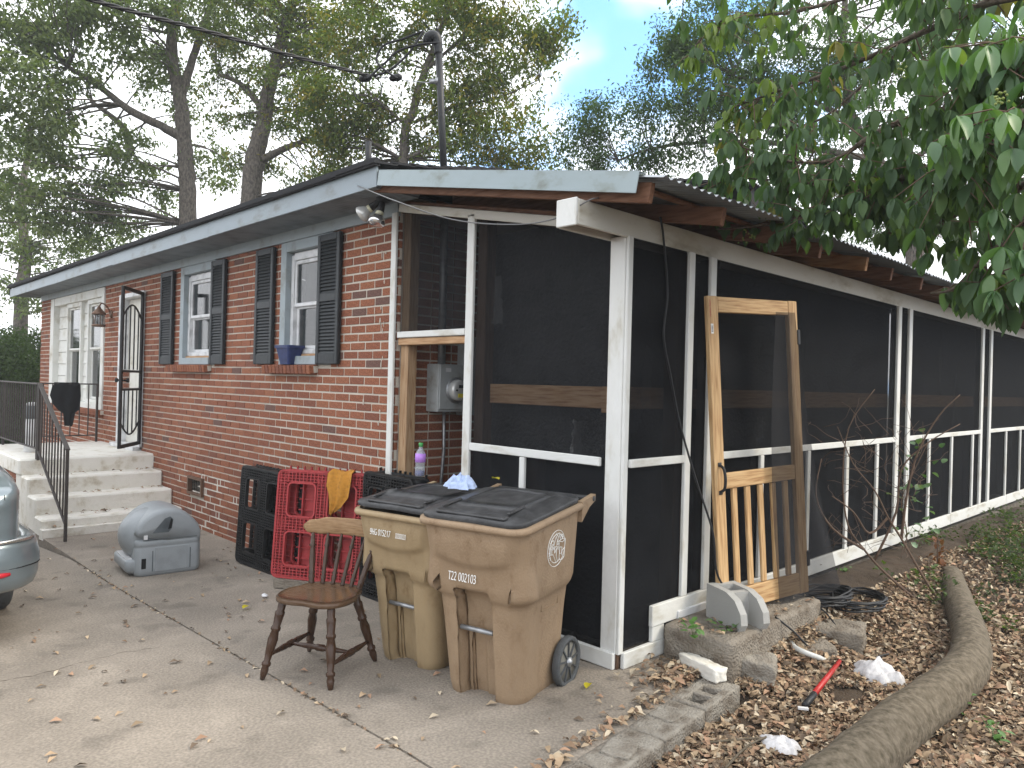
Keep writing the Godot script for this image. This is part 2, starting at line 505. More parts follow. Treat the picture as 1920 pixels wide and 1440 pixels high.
func _ready() -> void:
	rng.seed = 7
	var cam := Camera3D.new()
	cam.name = "camera"
	var c := cos(ROLL)
	var s := sin(ROLL)
	cam.transform = Transform3D(Basis(RT * c + Vector3.UP * s, RT * -s + Vector3.UP * c, -FW), CAM)
	cam.fov = 54.29
	cam.near = 0.05
	cam.far = 400.0
	cam.current = true
	add_child(cam)
	var env := Environment.new()
	env.background_mode = Environment.BG_SKY
	var sm := PanoramaSkyMaterial.new()
	sm.panorama = ImageTexture.create_from_image(sky_image())
	var sk := Sky.new()
	sk.sky_material = sm
	env.sky = sk
	env.background_energy_multiplier = 1.15
	env.tonemap_mode = Environment.TONE_MAPPER_LINEAR
	env.tonemap_exposure = 2.25
	env.fog_enabled = true
	env.fog_density = 0.002
	env.fog_light_color = Color(0.93, 0.95, 0.97)
	env.sdfgi_enabled = true
	env.ssao_enabled = true
	env.ssil_enabled = true
	var we := WorldEnvironment.new()
	we.name = "world_environment"
	we.environment = env
	add_child(we)
	var sun := DirectionalLight3D.new()
	sun.name = "sun"
	sun.light_energy = 0.45
	sun.light_color = Color(1.0, 0.95, 0.86)
	sun.light_angular_distance = 24.0
	sun.shadow_enabled = true
	add_child(sun)
	var to_sun := V(0.62, 0.72, -0.42).normalized()
	sun.transform = Transform3D(Basis.looking_at(-to_sun, Vector3.UP), Vector3.ZERO)
	materials()
	terrain()
	driveway()
	house()
	porch()
	steps()
	fittings()
	wires()
	bins()
	chair()
	pallets()
	litter_box()
	car()
	yard()
	trees()
	near_tree()
	litter()

# ------------------------------------------------------------------ ground
func gd(x: float) -> float:
	return -0.03 * clampf(-x, 0.0, 4.0)
var tn := FastNoiseLite.new()
func th(x: float, z: float) -> float:
	# height of the earth beside the porch
	var h0 := lerpf(-0.04, 0.12, smoothstep(-0.3, -1.3, z))
	h0 = lerpf(h0, 0.06, smoothstep(-5.0, -9.0, z))
	var far := lerpf(-0.12, 0.02, smoothstep(-3.0, -9.0, z))
	var h := lerpf(h0, far, smoothstep(0.15, 1.0, x))
	h += tn.get_noise_2d(x * 60.0, z * 60.0) * 0.03
	h += tn.get_noise_2d(x * 9.0, z * 9.0) * 0.25 * smoothstep(4.0, 14.0, maxf(absf(x), absf(z)))
	if x < 0.62: h = lerpf(h, minf(h, -0.16), smoothstep(0.62, 0.5, x) * smoothstep(-0.5, -0.25, z))
	if x < 0.0: h = lerpf(h, -0.45, smoothstep(0.0, -0.12, x))
	return h
func terrain() -> void:
	tn.seed = 3
	tn.frequency = 0.02
	var xs := []
	var zs := []
	var v := -60.0
	while v < -3.0: xs.append(v); v += 3.0
	while v < -0.2: xs.append(v); v += 0.7
	while v < 4.0: xs.append(v); v += 0.06
	while v < 60.0: xs.append(v); v += 3.0
	v = -60.0
	while v < -9.0: zs.append(v); v += 3.0
	while v < 2.2: zs.append(v); v += 0.06
	while v < 60.0: zs.append(v); v += 3.0
	var st := mb(true)
	var nx := xs.size()
	for z in zs:
		for x in xs: st.add_vertex(V(x, th(x, z), z))
	for j in zs.size() - 1:
		for i in nx - 1:
			var a: int = j * nx + i
			for k in [a, a + 1, a + nx, a + 1, a + nx + 1, a + nx]: st.add_index(k)
	struct("ground", st, M.soil)
func driveway() -> void:
	# two rows of cast slabs with an open joint between them, as far as the drive can be seen
	var t := Node3D.new()
	t.name = "driveway"
	t.set_meta("kind", "structure")
	t.set_meta("label", "driveway")
	add_child(t)
	var gb := func(x: float) -> float:
		return gd(x) - (0.075 * clampf(-4.95 - x, 0.0, 2.6))
	var strip := func(z0: float, z1: float, xr0: float, xr1: float, low: bool) -> void:
		var st := mb()
		var n := 60
		for k in n:
			var ta := pow(float(k) / n, 1.6)
			var tb := pow(float(k + 1) / n, 1.6)
			var q := []
			for e in [[ta, z0, xr0], [tb, z0, xr0], [tb, z1, xr1], [ta, z1, xr1]]:
				var x: float = lerpf(e[2], -30.0, e[0])
				q.append(V(x, gb.call(x) if low else gd(x), e[1]))
			quad(st, q[0], q[1], q[2], q[3], Vector3.UP)
			var dn := V(0, -0.28, 0)
			quad(st, q[0], q[1], q[1] + dn, q[0] + dn, V(0, 0, -1))
			quad(st, q[3], q[2], q[2] + dn, q[3] + dn, V(0, 0, 1))
			if k == 0: quad(st, q[0], q[3], q[3] + dn, q[0] + dn, V(1, 0, 0))
		obj("slab", st, M.concrete, t)
	# hairline crack in the outer slabs, its shadow line painted as a dark strip
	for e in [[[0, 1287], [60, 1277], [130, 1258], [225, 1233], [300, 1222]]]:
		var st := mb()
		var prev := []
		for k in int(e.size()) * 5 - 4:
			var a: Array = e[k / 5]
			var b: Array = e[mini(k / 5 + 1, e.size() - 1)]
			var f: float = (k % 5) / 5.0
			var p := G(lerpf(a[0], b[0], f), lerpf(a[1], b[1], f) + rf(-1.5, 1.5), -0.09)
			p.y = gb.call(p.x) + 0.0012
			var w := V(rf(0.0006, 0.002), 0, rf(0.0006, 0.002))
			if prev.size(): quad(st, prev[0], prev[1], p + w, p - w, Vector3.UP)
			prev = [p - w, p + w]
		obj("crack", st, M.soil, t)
	strip.call(-0.6, 1.398, 0.36, 0.56, false)
	strip.call(1.411, 9.0, 0.56, 1.35, true)

# ------------------------------------------------------------------ house
const HX := -2.13
const COURSE := 0.0689
const BL := 0.2125
func cut(list: Array, hole: Array) -> Array:
	# list of [u0,u1] spans minus one
	var out := []
	for s in list:
		if hole[1] <= s[0] or hole[0] >= s[1]:
			out.append(s)
			continue
		if hole[0] - s[0] > 0.025: out.append([s[0], hole[0]])
		if s[1] - hole[1] > 0.025: out.append([hole[1], s[1]])
	return out
func house() -> void:
	var h := thing("brick_house", "low red brick house with grey eaves and dark shutters", "house", Vector3.ZERO)
	var base := -0.14
	var top := 2.79
	# openings in the front wall: x0, x1, y0, y1
	var holes := [[-6.40, -5.42, 1.67, 2.79], [-3.97, -3.06, 1.67, 2.79], [-12.20, -9.24, 1.02, 2.79], [-8.55, -7.60, 0.58, 2.62], [-6.0, -5.61, 0.24, 0.43]]
	# backing of mortar, cut round the openings
	var st := mb()
	var us := [-12.93, HX - 0.003]
	var vs := [base - 0.3, top + 0.1]
	for o in holes:
		us.append_array([o[0], o[1]]); vs.append_array([o[2], o[3]])
	us.sort(); vs.sort()
	for i in us.size() - 1:
		for j in vs.size() - 1:
			if us[i + 1] - us[i] < 0.001 or vs[j + 1] - vs[j] < 0.001: continue
			var mid := Vector2((us[i] + us[i + 1]) * 0.5, (vs[j] + vs[j + 1]) * 0.5)
			var open := false
			for o in holes:
				if mid.x > o[0] and mid.x < o[1] and mid.y > o[2] and mid.y < o[3]: open = true
			if not open: bx(st, V(mid.x, mid.y, -0.102), V(us[i + 1] - us[i], vs[j + 1] - vs[j], 0.2))
	bx(st, V(HX - 0.102, 1.3, -5.0), V(0.2, 3.3, 9.99))
	bx(st, V(-12.83, 1.3, -5.0), V(0.2, 3.3, 9.99))
	bx(st, V(-7.5, 1.3, -9.9), V(10.5, 3.3, 0.2))
	var wall := obj("wall", st, M.mortar, h)
	# bricks, each a slightly uneven block proud of the joints; [centre, size, size on screen, material, facing]
	var all := []
	var r := 0
	var y := base
	while y < top:
		var hgt := minf(COURSE - 0.0125, top - y)
		if hgt > 0.02:
			var spans := [[-12.93, HX]]
			for o in holes:
				if y + hgt * 0.5 > o[2] - 0.02 and y + hgt * 0.5 < o[3]: spans = cut(spans, [o[0], o[1]])
			var off := (0.0 if r % 2 == 0 else BL * 0.5) + rf(-0.012, 0.012)
			var x := HX - off
			var edges := []
			while x > -13.2:
				edges.append([x - BL + 0.0135, x])
				x -= BL
			if off > 0.03: edges.push_front([HX - off + 0.011, HX])
			for e in edges:
				var parts := [[maxf(e[0], -12.93), e[1]]]
				if parts[0][1] - parts[0][0] < 0.02: continue
				for o in holes:
					if y + hgt * 0.5 > o[2] - 0.02 and y + hgt * 0.5 < o[3]: parts = cut(parts, [o[0], o[1]])
				for p in parts:
					all.append([V((p[0] + p[1]) * 0.5, y + hgt * 0.5 + rf(-0.0012, 0.0012), -0.012 + rf(-0.0015, 0.0025)), V(p[1] - p[0] - rf(0, 0.004), hgt - rf(0, 0.003), 0.03), 0])
			# side wall, inside the porch
			var zz := -(BL * 0.5 if r % 2 == 0 else 0.0) - 0.11 - 0.002
			if r % 2 == 0: zz += 0.11
			while zz > -9.6:
				all.append([V(HX - 0.012 + rf(-0.0015, 0.0025), y + hgt * 0.5, zz - BL * 0.5 + 0.005), V(0.03, hgt - rf(0, 0.003), BL - 0.012), 1])
				zz -= BL
		y += COURSE
		r += 1
	for b in all:
		var d := depth_of(b[0])
		var to: Vector3 = (CAM - b[0]).normalized()
		var ar: float = (b[1].x * b[1].y * maxf(to.z, 0.0) if b[2] == 0 else b[1].z * b[1].y * maxf(to.x, 0.0)) / (d * d)
		if b[2] == 1 and (b[0].z < -0.75 or b[0].y > 1.85): ar *= 0.05
		if b[0].y < 0.3 and b[0].x > -4.0: ar *= 0.1
		if b[2] == 0 and b[0].y < 0.75 and b[0].x > -3.0: ar *= 0.1
		b.append(ar)
		var pick := rng.randf()
		b.append(0 if pick < 0.3 else 1 if pick < 0.56 else 2 if pick < 0.76 else 3 if pick < 0.86 else 4 if pick < 0.96 else 5)
	all.sort_custom(func(a, b): return a[3] > b[3])
	var meshes := {}
	var rest := []
	for k in 6: rest.append(mb())
	for k in all.size():
		var b: Array = all[k]
		var sz: Vector3 = b[1]
		if k < 300:
			var key := "%d_%d_%d" % [b[2], int(maxf(sz.x, sz.z) * 200.0), int(sz.y * 200.0)]
			if not meshes.has(key):
				var s2 := mb()
				cb(s2, Vector3.ZERO, sz, 0.003)
				s2.generate_normals()
				meshes[key] = s2.commit()
			inst("brick", meshes[key], M["brick%d" % b[4]], wall, Transform3D(Basis.from_euler(V(0, 0, rf(-0.006, 0.006))), b[0]))
		else:
			bx(rest[b[4]], b[0], sz)
	# the other bricks, one part: surfaces by tone
	var am := ArrayMesh.new()
	for k in 6:
		rest[k].generate_normals()
		rest[k].commit(am)
		am.surface_set_material(k, M["brick%d" % k])
	var rb := MeshInstance3D.new()
	rb.name = "bricks_beyond"
	rb.mesh = am
	rb.set_meta("kind", "stuff")
	wall.add_child(rb, true)
	# patched joints with paler mortar near the ground, round the vent
	st = mb()
	for k in 70:
		var row := rng.randi_range(0, 9)
		var cx := -5.5 + rng.randfn() * 0.45
		if cx > -4.45: continue
		bx(st, V(cx, base + row * COURSE - 0.0065 + rf(-0.002, 0.002), 0.0), V(rf(0.06, 0.30), rf(0.009, 0.013), rf(0.008, 0.012)))
		if k % 2 == 0: bx(st, V(cx, base + row * COURSE + 0.028, 0.0), V(rf(0.009, 0.015), 0.058, 0.0095))
	obj("patched_joints", st, M.new_mortar, h).set_meta("kind", "stuff")
	# smears of mortar near the corner
	st = mb()
	for k in 18:
		var p := V(rf(-2.62, -2.22), rf(0.9, 2.6), 0.004)
		if rng.randf() < 0.6: p.x = -2.33 + rf(-0.03, 0.03)
		var a := rf(0.003, 0.008)
		var l := rf(0.008, 0.035)
		var poly := PackedVector2Array()
		for q in 9:
			var an := TAU * q / 9
			poly.append(Vector2(cos(an) * a * rf(0.5, 1.2), sin(an) * l * rf(0.5, 1.2)))
		prism(st, poly, 0.004, Transform3D(Basis(), p))
	obj("mortar_smear", st, M.mortar, h).set_meta("kind", "stuff")
	# eaves: frieze, soffit with grooves, fascia in lengths, shingles
	st = mb()
	bx(st, V(-7.50, 2.84, 0.012), V(10.74, 0.10, 0.03))
	obj("frieze", st, M.blue_trim, h)
	var x := -13.4
	var sofit := mb()
	while x < -1.9:
		bx(sofit, V(x + 0.026, 2.892, 0.19), V(0.049, 0.012, 0.37))
		x += 0.0535
	bx(sofit, V(-7.64, 2.905, 0.19), V(11.5, 0.012, 0.37))
	obj("soffit", sofit, M.soffit, h)
	var cuts := [-13.45, -10.6, -7.62, -4.70, -1.86]
	for k in 4:
		st = mb()
		var ln: float = cuts[k + 1] - cuts[k] - 0.006
		var b := Basis.from_euler(V(0, 0, [0.004, 0.008, -0.002, 0.0][k]))
		cb(st, V((cuts[k] + cuts[k + 1]) * 0.5, 2.955 - [0.012, 0.0, 0.0, 0.0][k], 0.383 + k * 0.003), V(ln, 0.145, 0.016), 0.003, b)
		obj("fascia_board", st, M.fascia, h)
	# roof: low gable, courses of shingles as long thin steps
	var rows := 34
	for side in [1, -1]:
		for k in rows:
			var z0 := 0.43 - k * 0.155
			var y0 := 3.045 + k * 0.155 * 0.18
			st = mb()
			var n := 24
			for q in n:
				var xa := lerpf(-13.5, -1.84, float(q) / n)
				var xb := lerpf(-13.5, -1.84, float(q + 1) / n)
				var sag := 0.012 * sin(q * 1.7 + k)
				var zc := z0 - 0.09
				var yc := y0 + 0.004 + sag * 0.4
				if side < 0: zc = -9.7 - zc
				bx(st, V((xa + xb) * 0.5, yc, zc), V(xb - xa, 0.016, 0.2), Basis.from_euler(V(0.10 * side, 0, 0)))
			if side > 0 and k < 12: obj("shingle_course", st, M.shingle, h)
			else: obj("shingle_course", st, M.shingle, h)
	st = mb()
	bx(st, V(-7.66, 3.05, 0.405), V(11.62, 0.055, 0.05))
	obj("drip_edge", st, M.shingle, h)
	st = mb()
	# plain deck below the shingles
	quad(st, V(-13.48, 3.025, 0.41), V(-1.86, 3.025, 0.41), V(-1.86, 3.96, -4.85), V(-13.48, 3.96, -4.85), Vector3.UP)
	quad(st, V(-13.48, 3.025, -10.1), V(-1.86, 3.025, -10.1), V(-1.86, 3.96, -4.85), V(-13.48, 3.96, -4.85), Vector3.UP)
	for e in [-13.45, -1.9]:
		tri(st, V(e, 2.9, 0.40), V(e, 2.9, -10.1), V(e, 3.95, -4.85), V(signf(e + 5), 0, 0))
		quad(st, V(e, 2.9, 0.40), V(e, 3.02, 0.40), V(e, 3.95, -4.85), V(e, 2.9, -4.85), V(signf(e + 5), 0, 0))
	obj("roof_deck", st, M.shingle, h)
	windows(h)
	# crawl space vent
	var ve := mb()
	for e in [[V(-5.805, 0.42, 0.012), V(0.40, 0.028, 0.05)], [V(-5.805, 0.25, 0.012), V(0.40, 0.028, 0.05)], [V(-5.99, 0.335, 0.012), V(0.028, 0.15, 0.05)], [V(-5.62, 0.335, 0.012), V(0.028, 0.15, 0.05)]]:
		bx(ve, e[0], e[1])
	var vn := obj("vent", ve, M.copper, h)
	ve = mb()
	for k in 7: bx(ve, V(-5.95 + k * 0.048, 0.335, -0.01), V(0.006, 0.15, 0.006))
	for k in 4: bx(ve, V(-5.805, 0.28 + k * 0.036, -0.012), V(0.36, 0.006, 0.006))
	obj("grille", ve, M.iron_rail, vn)
	ve = mb()
	bx(ve, V(-5.805, 0.335, -0.16), V(0.5, 0.3, 0.02))
	obj("backing", ve, M.hole, vn)

func sash(parent: Node, x0: float, x1: float, y0: float, y1: float, z: float, m: Material) -> void:
	var st := mb()
	var w := 0.034
	for e in [[V(x0 + w / 2, (y0 + y1) / 2, z), V(w, y1 - y0, 0.035)], [V(x1 - w / 2, (y0 + y1) / 2, z), V(w, y1 - y0, 0.035)], [V((x0 + x1) / 2, y0 + w / 2, z), V(x1 - x0 - 2 * w, w, 0.035)], [V((x0 + x1) / 2, y1 - w / 2, z), V(x1 - x0 - 2 * w, w, 0.035)]]:
		cb(st, e[0], e[1], 0.004)
	obj("sash", st, m, parent)
	st = mb()
	bx(st, V((x0 + x1) / 2, (y0 + y1) / 2, z), V(x1 - x0 - 2 * w, y1 - y0 - 2 * w, 0.005))
	obj("pane", st, M.glass, parent)
func windows(h: Node3D) -> void:
	var k := 0
	for o in [[-6.40, -5.42], [-3.97, -3.06]]:
		var x0: float = o[0]
		var x1: float = o[1]
		# blue grey frame, white vinyl unit inside it
		var st := mb()
		cb(st, V(x0 + 0.05, 2.23, -0.035), V(0.10, 1.12, 0.10), 0.004)
		cb(st, V(x1 - 0.05, 2.23, -0.035), V(0.10, 1.12, 0.10), 0.004)
		cb(st, V((x0 + x1) / 2, 2.745, -0.035), V(x1 - x0 - 0.2, 0.09, 0.10), 0.004)
		cb(st, V((x0 + x1) / 2, 1.71, -0.03), V(x1 - x0 - 0.2, 0.075, 0.13), 0.004)
		var w := obj("window", st, M.blue_trim, h)
		w.set_meta("label", ["white sash window with pale curtain behind glass", "white sash window with blue planter on its sill"][k])
		st = mb()
		var u0 := x0 + 0.10
		var u1 := x1 - 0.10
		for e in [[V(u0 + 0.025, 2.225, -0.075), V(0.05, 0.90, 0.07)], [V(u1 - 0.025, 2.225, -0.075), V(0.05, 0.90, 0.07)], [V((u0 + u1) / 2, 2.66, -0.075), V(u1 - u0 - 0.1, 0.07, 0.07)], [V((u0 + u1) / 2, 1.79, -0.075), V(u1 - u0 - 0.1, 0.04, 0.07)]]:
			cb(st, e[0], e[1], 0.004)
		obj("vinyl_frame", st, M.vinyl, w)
		st = mb()
		bx(st, V((u0 + u1) / 2, 1.759, -0.06), V(u1 - u0, 0.02, 0.07))
		obj("bare_sill", st, M.board_x, w)
		sash(w, u0 + 0.052, u1 - 0.052, 2.20, 2.622, -0.068, M.vinyl)
		sash(w, u0 + 0.052, u1 - 0.052, 1.812, 2.215, -0.095, M.vinyl)
		st = mb()
		if k == 0:
			# hanging curtain
			var n := 40
			for q in n:
				var xa := lerpf(u0 + 0.05, u1 - 0.05, float(q) / n)
				var xb := lerpf(u0 + 0.05, u1 - 0.05, float(q + 1) / n)
				var za := -0.20 + 0.02 * sin(q * 1.1)
				var zb := -0.20 + 0.02 * sin((q + 1) * 1.1)
				quad(st, V(xa, 1.75, za), V(xb, 1.75, zb), V(xb, 2.7, zb), V(xa, 2.7, za), V(0, 0, 1))
			obj("curtain", st, M.curtain, w)
		else:
			for q in 22:
				bx(st, V((u0 + u1) / 2, 1.80 + q * 0.041, -0.19), V(u1 - u0, 0.044, 0.004), Basis.from_euler(V(0.35, 0, 0)))
			obj("blind", st, M.blind, w)
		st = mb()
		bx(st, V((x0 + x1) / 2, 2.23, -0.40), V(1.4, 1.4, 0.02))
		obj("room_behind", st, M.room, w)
		# rowlock sill, each brick on edge
		var s0: float = [-6.62, -4.17][k]
		var s1: float = [-5.50, -3.27][k]
		var nb := int((s1 - s0) / 0.069)
		var mst := mb()
		bx(mst, V((s0 + s1) / 2, 1.632, 0.012), V(s1 - s0, 0.058, 0.06), Basis.from_euler(V(0.12, 0, 0)))
		var sill := obj("sill", mst, M.mortar, w)
		var bm := mb()
		cb(bm, Vector3.ZERO, V(0.056, 0.075, 0.125), 0.004)
		bm.generate_normals()
		var bmesh := bm.commit()
		for q in nb:
			inst("brick", bmesh, M["brick%d" % (rng.randi() % 5)], sill, Transform3D(Basis.from_euler(V(0.14, rf(-0.03, 0.03), rf(-0.02, 0.02))), V(s0 + (q + 0.5) * (s1 - s0) / nb, 1.634, 0.022)))
		k += 1
	# shutters: stiles, rails and single slats
	var si := 0
	for o in [[-6.99, -6.55], [-5.47, -5.13], [-4.42, -4.06], [-3.25, -2.90]]:
		var x0: float = o[0]
		var x1: float = o[1]
		if si == 0: x0 = -6.95; x1 = -6.56
		var st := mb()
		var z := 0.034
		var w := x1 - x0
		cb(st, V(x0 + 0.024, 2.222, z), V(0.048, 1.095, 0.034), 0.006)
		cb(st, V(x1 - 0.024, 2.222, z), V(0.048, 1.095, 0.034), 0.006)
		for e in [[2.74, 0.06], [2.235, 0.07], [1.72, 0.09]]:
			cb(st, V((x0 + x1) / 2, e[0], z), V(w - 0.096, e[1], 0.030), 0.005)
		bx(st, V((x0 + x1) / 2, 2.22, 0.014), V(w - 0.02, 1.08, 0.006))
		var sh := obj("shutter", st, M.shutter, h)
		var sm := mb()
		cb(sm, Vector3.ZERO, V(w - 0.098, 0.030, 0.007), 0.002)
		sm.generate_normals()
		var mesh := sm.commit()
		for blk in [[1.775, 2.19], [2.28, 2.70]]:
			var n := 15
			for q in n:
				inst("slat", mesh, M.shutter, sh, Transform3D(Basis.from_euler(V(-0.55, 0, 0)), V((x0 + x1) / 2, lerpf(blk[0], blk[1], float(q) / (n - 1)), z + 0.002)))
		si += 1
	# bay of the front room: white boards and two tall sash windows
	var st := mb()
	cb(st, V(-12.10, 1.90, -0.04), V(0.20, 1.76, 0.13), 0.005)
	cb(st, V(-9.30, 1.90, -0.04), V(0.12, 1.76, 0.13), 0.005)
	cb(st, V(-10.68, 2.72, -0.045), V(2.64, 0.13, 0.12), 0.005)
	cb(st, V(-10.68, 1.06, -0.045), V(2.64, 0.09, 0.13), 0.005)
	var bay := obj("window", st, M.bay_white, h)
	bay.set_meta("label", "wide white window of two tall sashes and clapboard")
	for s in [[-12.0, -11.33], [-10.52, -10.19]]:
		for q in 8:
			st = mb()
			bx(st, V((s[0] + s[1]) / 2, 1.20 + q * 0.195, -0.075), V(s[1] - s[0], 0.19, 0.02), Basis.from_euler(V(-0.06, 0, 0)))
			obj("clapboard", st, M.bay_white, bay)
	for s in [[-11.33, -10.52], [-10.19, -9.36]]:
		st = mb()
		for e in [[V(s[0] + 0.03, 1.88, -0.06), V(0.06, 1.55, 0.09)], [V(s[1] - 0.03, 1.88, -0.06), V(0.06, 1.55, 0.09)], [V((s[0] + s[1]) / 2, 2.62, -0.06), V(s[1] - s[0] - 0.12, 0.07, 0.09)], [V((s[0] + s[1]) / 2, 1.13, -0.06), V(s[1] - s[0] - 0.12, 0.05, 0.09)]]:
			cb(st, e[0], e[1], 0.004)
		obj("window_casing", st, M.bay_white, bay)
		sash(bay, s[0] + 0.062, s[1] - 0.062, 1.90, 2.583, -0.06, M.bay_white)
		sash(bay, s[0] + 0.062, s[1] - 0.062, 1.157, 1.92, -0.09, M.bay_white)
		st = mb()
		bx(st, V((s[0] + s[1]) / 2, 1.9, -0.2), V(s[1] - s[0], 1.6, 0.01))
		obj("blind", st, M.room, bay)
	# brick sill under the bay
	var ms := mb()
	bx(ms, V(-10.7, 0.985, 0.01), V(3.0, 0.06, 0.07))
	var sl := obj("sill", ms, M.mortar, bay)
	var bm := mb()
	cb(bm, Vector3.ZERO, V(0.056, 0.075, 0.12), 0.004)
	bm.generate_normals()
	var bmesh := bm.commit()
	for q in 43: inst("brick", bmesh, M["brick%d" % (rng.randi() % 5)], sl, Transform3D(Basis.from_euler(V(0.12, 0, 0)), V(-12.16 + q * 0.0697, 0.985, 0.02)))
	# front door: white jambs, pale door behind, iron gate swung outward
	st = mb()
	cb(st, V(-8.52, 1.6, -0.04), V(0.06, 2.03, 0.14), 0.004)
	cb(st, V(-7.63, 1.6, -0.04), V(0.06, 2.03, 0.14), 0.004)
	cb(st, V(-8.075, 2.59, -0.04), V(0.83, 0.06, 0.14), 0.004)
	cb(st, V(-8.075, 0.60, 0.0), V(0.95, 0.05, 0.22), 0.006)
	var door := obj("door", st, M.vinyl, h)
	st = mb()
	cb(st, V(-8.075, 1.59, -0.10), V(0.83, 1.93, 0.04), 0.004)
	for e in [[-8.27, 2.2], [-7.88, 2.2], [-8.27, 1.5], [-7.88, 1.5], [-8.27, 0.95], [-7.88, 0.95]]:
		cb(st, V(e[0], e[1], -0.082), V(0.28, 0.42, 0.012), 0.005)
	obj("door_leaf", st, M.cream, door)
	gate(h)

func gate(h: Node3D) -> void:
	var a := V(-7.60, 0.0, 0.03)
	var b := V(-7.05, 0.0, 0.44)
	var dir := (b - a).normalized()
	var w := (b - a).length()
	var bs := Basis(dir, Vector3.UP, dir.cross(Vector3.UP))
	var g := Node3D.new()
	g.name = "security_gate"
	g.set_meta("label", "black iron security gate standing open")
	h.add_child(g, true)
	g.transform = Transform3D(bs, V(a.x, 0.66, a.z))
	var H := 1.93
	var st := mb()
	for e in [[V(0.02, H / 2, 0), V(0.045, H, 0.03)], [V(w - 0.02, H / 2, 0), V(0.045, H, 0.03)], [V(w / 2, H - 0.02, 0), V(w - 0.09, 0.045, 0.03)], [V(w / 2, 0.02, 0), V(w - 0.09, 0.045, 0.03)], [V(w / 2, 0.70, 0), V(w - 0.09, 0.03, 0.025)], [V(w / 2, 0.92, 0), V(w - 0.09, 0.03, 0.025)]]:
		cb(st, e[0], e[1], 0.004)
	obj("frame", st, M.iron, g)
	for k in 4:
		var x := w * (k + 1.0) / 5.0
		var hy := 0.14 * sin(PI * (k + 1.0) / 5.0)
		st = mb()
		bx(st, V(x, (0.94 + 1.58 + hy) / 2, 0), V(0.013, 1.58 + hy - 0.94, 0.013))
		bx(st, V(x, (0.69 + 0.30 - hy) / 2, 0), V(0.013, 0.69 - 0.30 + hy, 0.013))
		obj("bar", st, M.iron, g)
	for sg in [1, -1]:
		st = mb()
		var pts := []
		for k in 13:
			var t := k / 12.0
			pts.append(V(lerpf(0.04, w - 0.04, t), (1.58 if sg > 0 else 0.30) + sg * 0.15 * sin(PI * t), 0))
		tube(st, pts, 0.011, 6)
		obj("arch", st, M.iron, g)
	st = mb()
	bx(st, V(w - 0.15, 0.81, 0), V(0.24, 0.20, 0.02))
	obj("lock_plate", st, M.silver, g)
	for s in [-1, 1]:
		st = mb(true)
		lathe(st, [[0, 0.01], [0.5, 0.012], [0.6, 0.026], [0.9, 0.028], [1, 0.01]], V(w - 0.06, 0.81, 0.01 * s), V(w - 0.06, 0.81, 0.08 * s))
		obj("knob", st, M.iron, g)

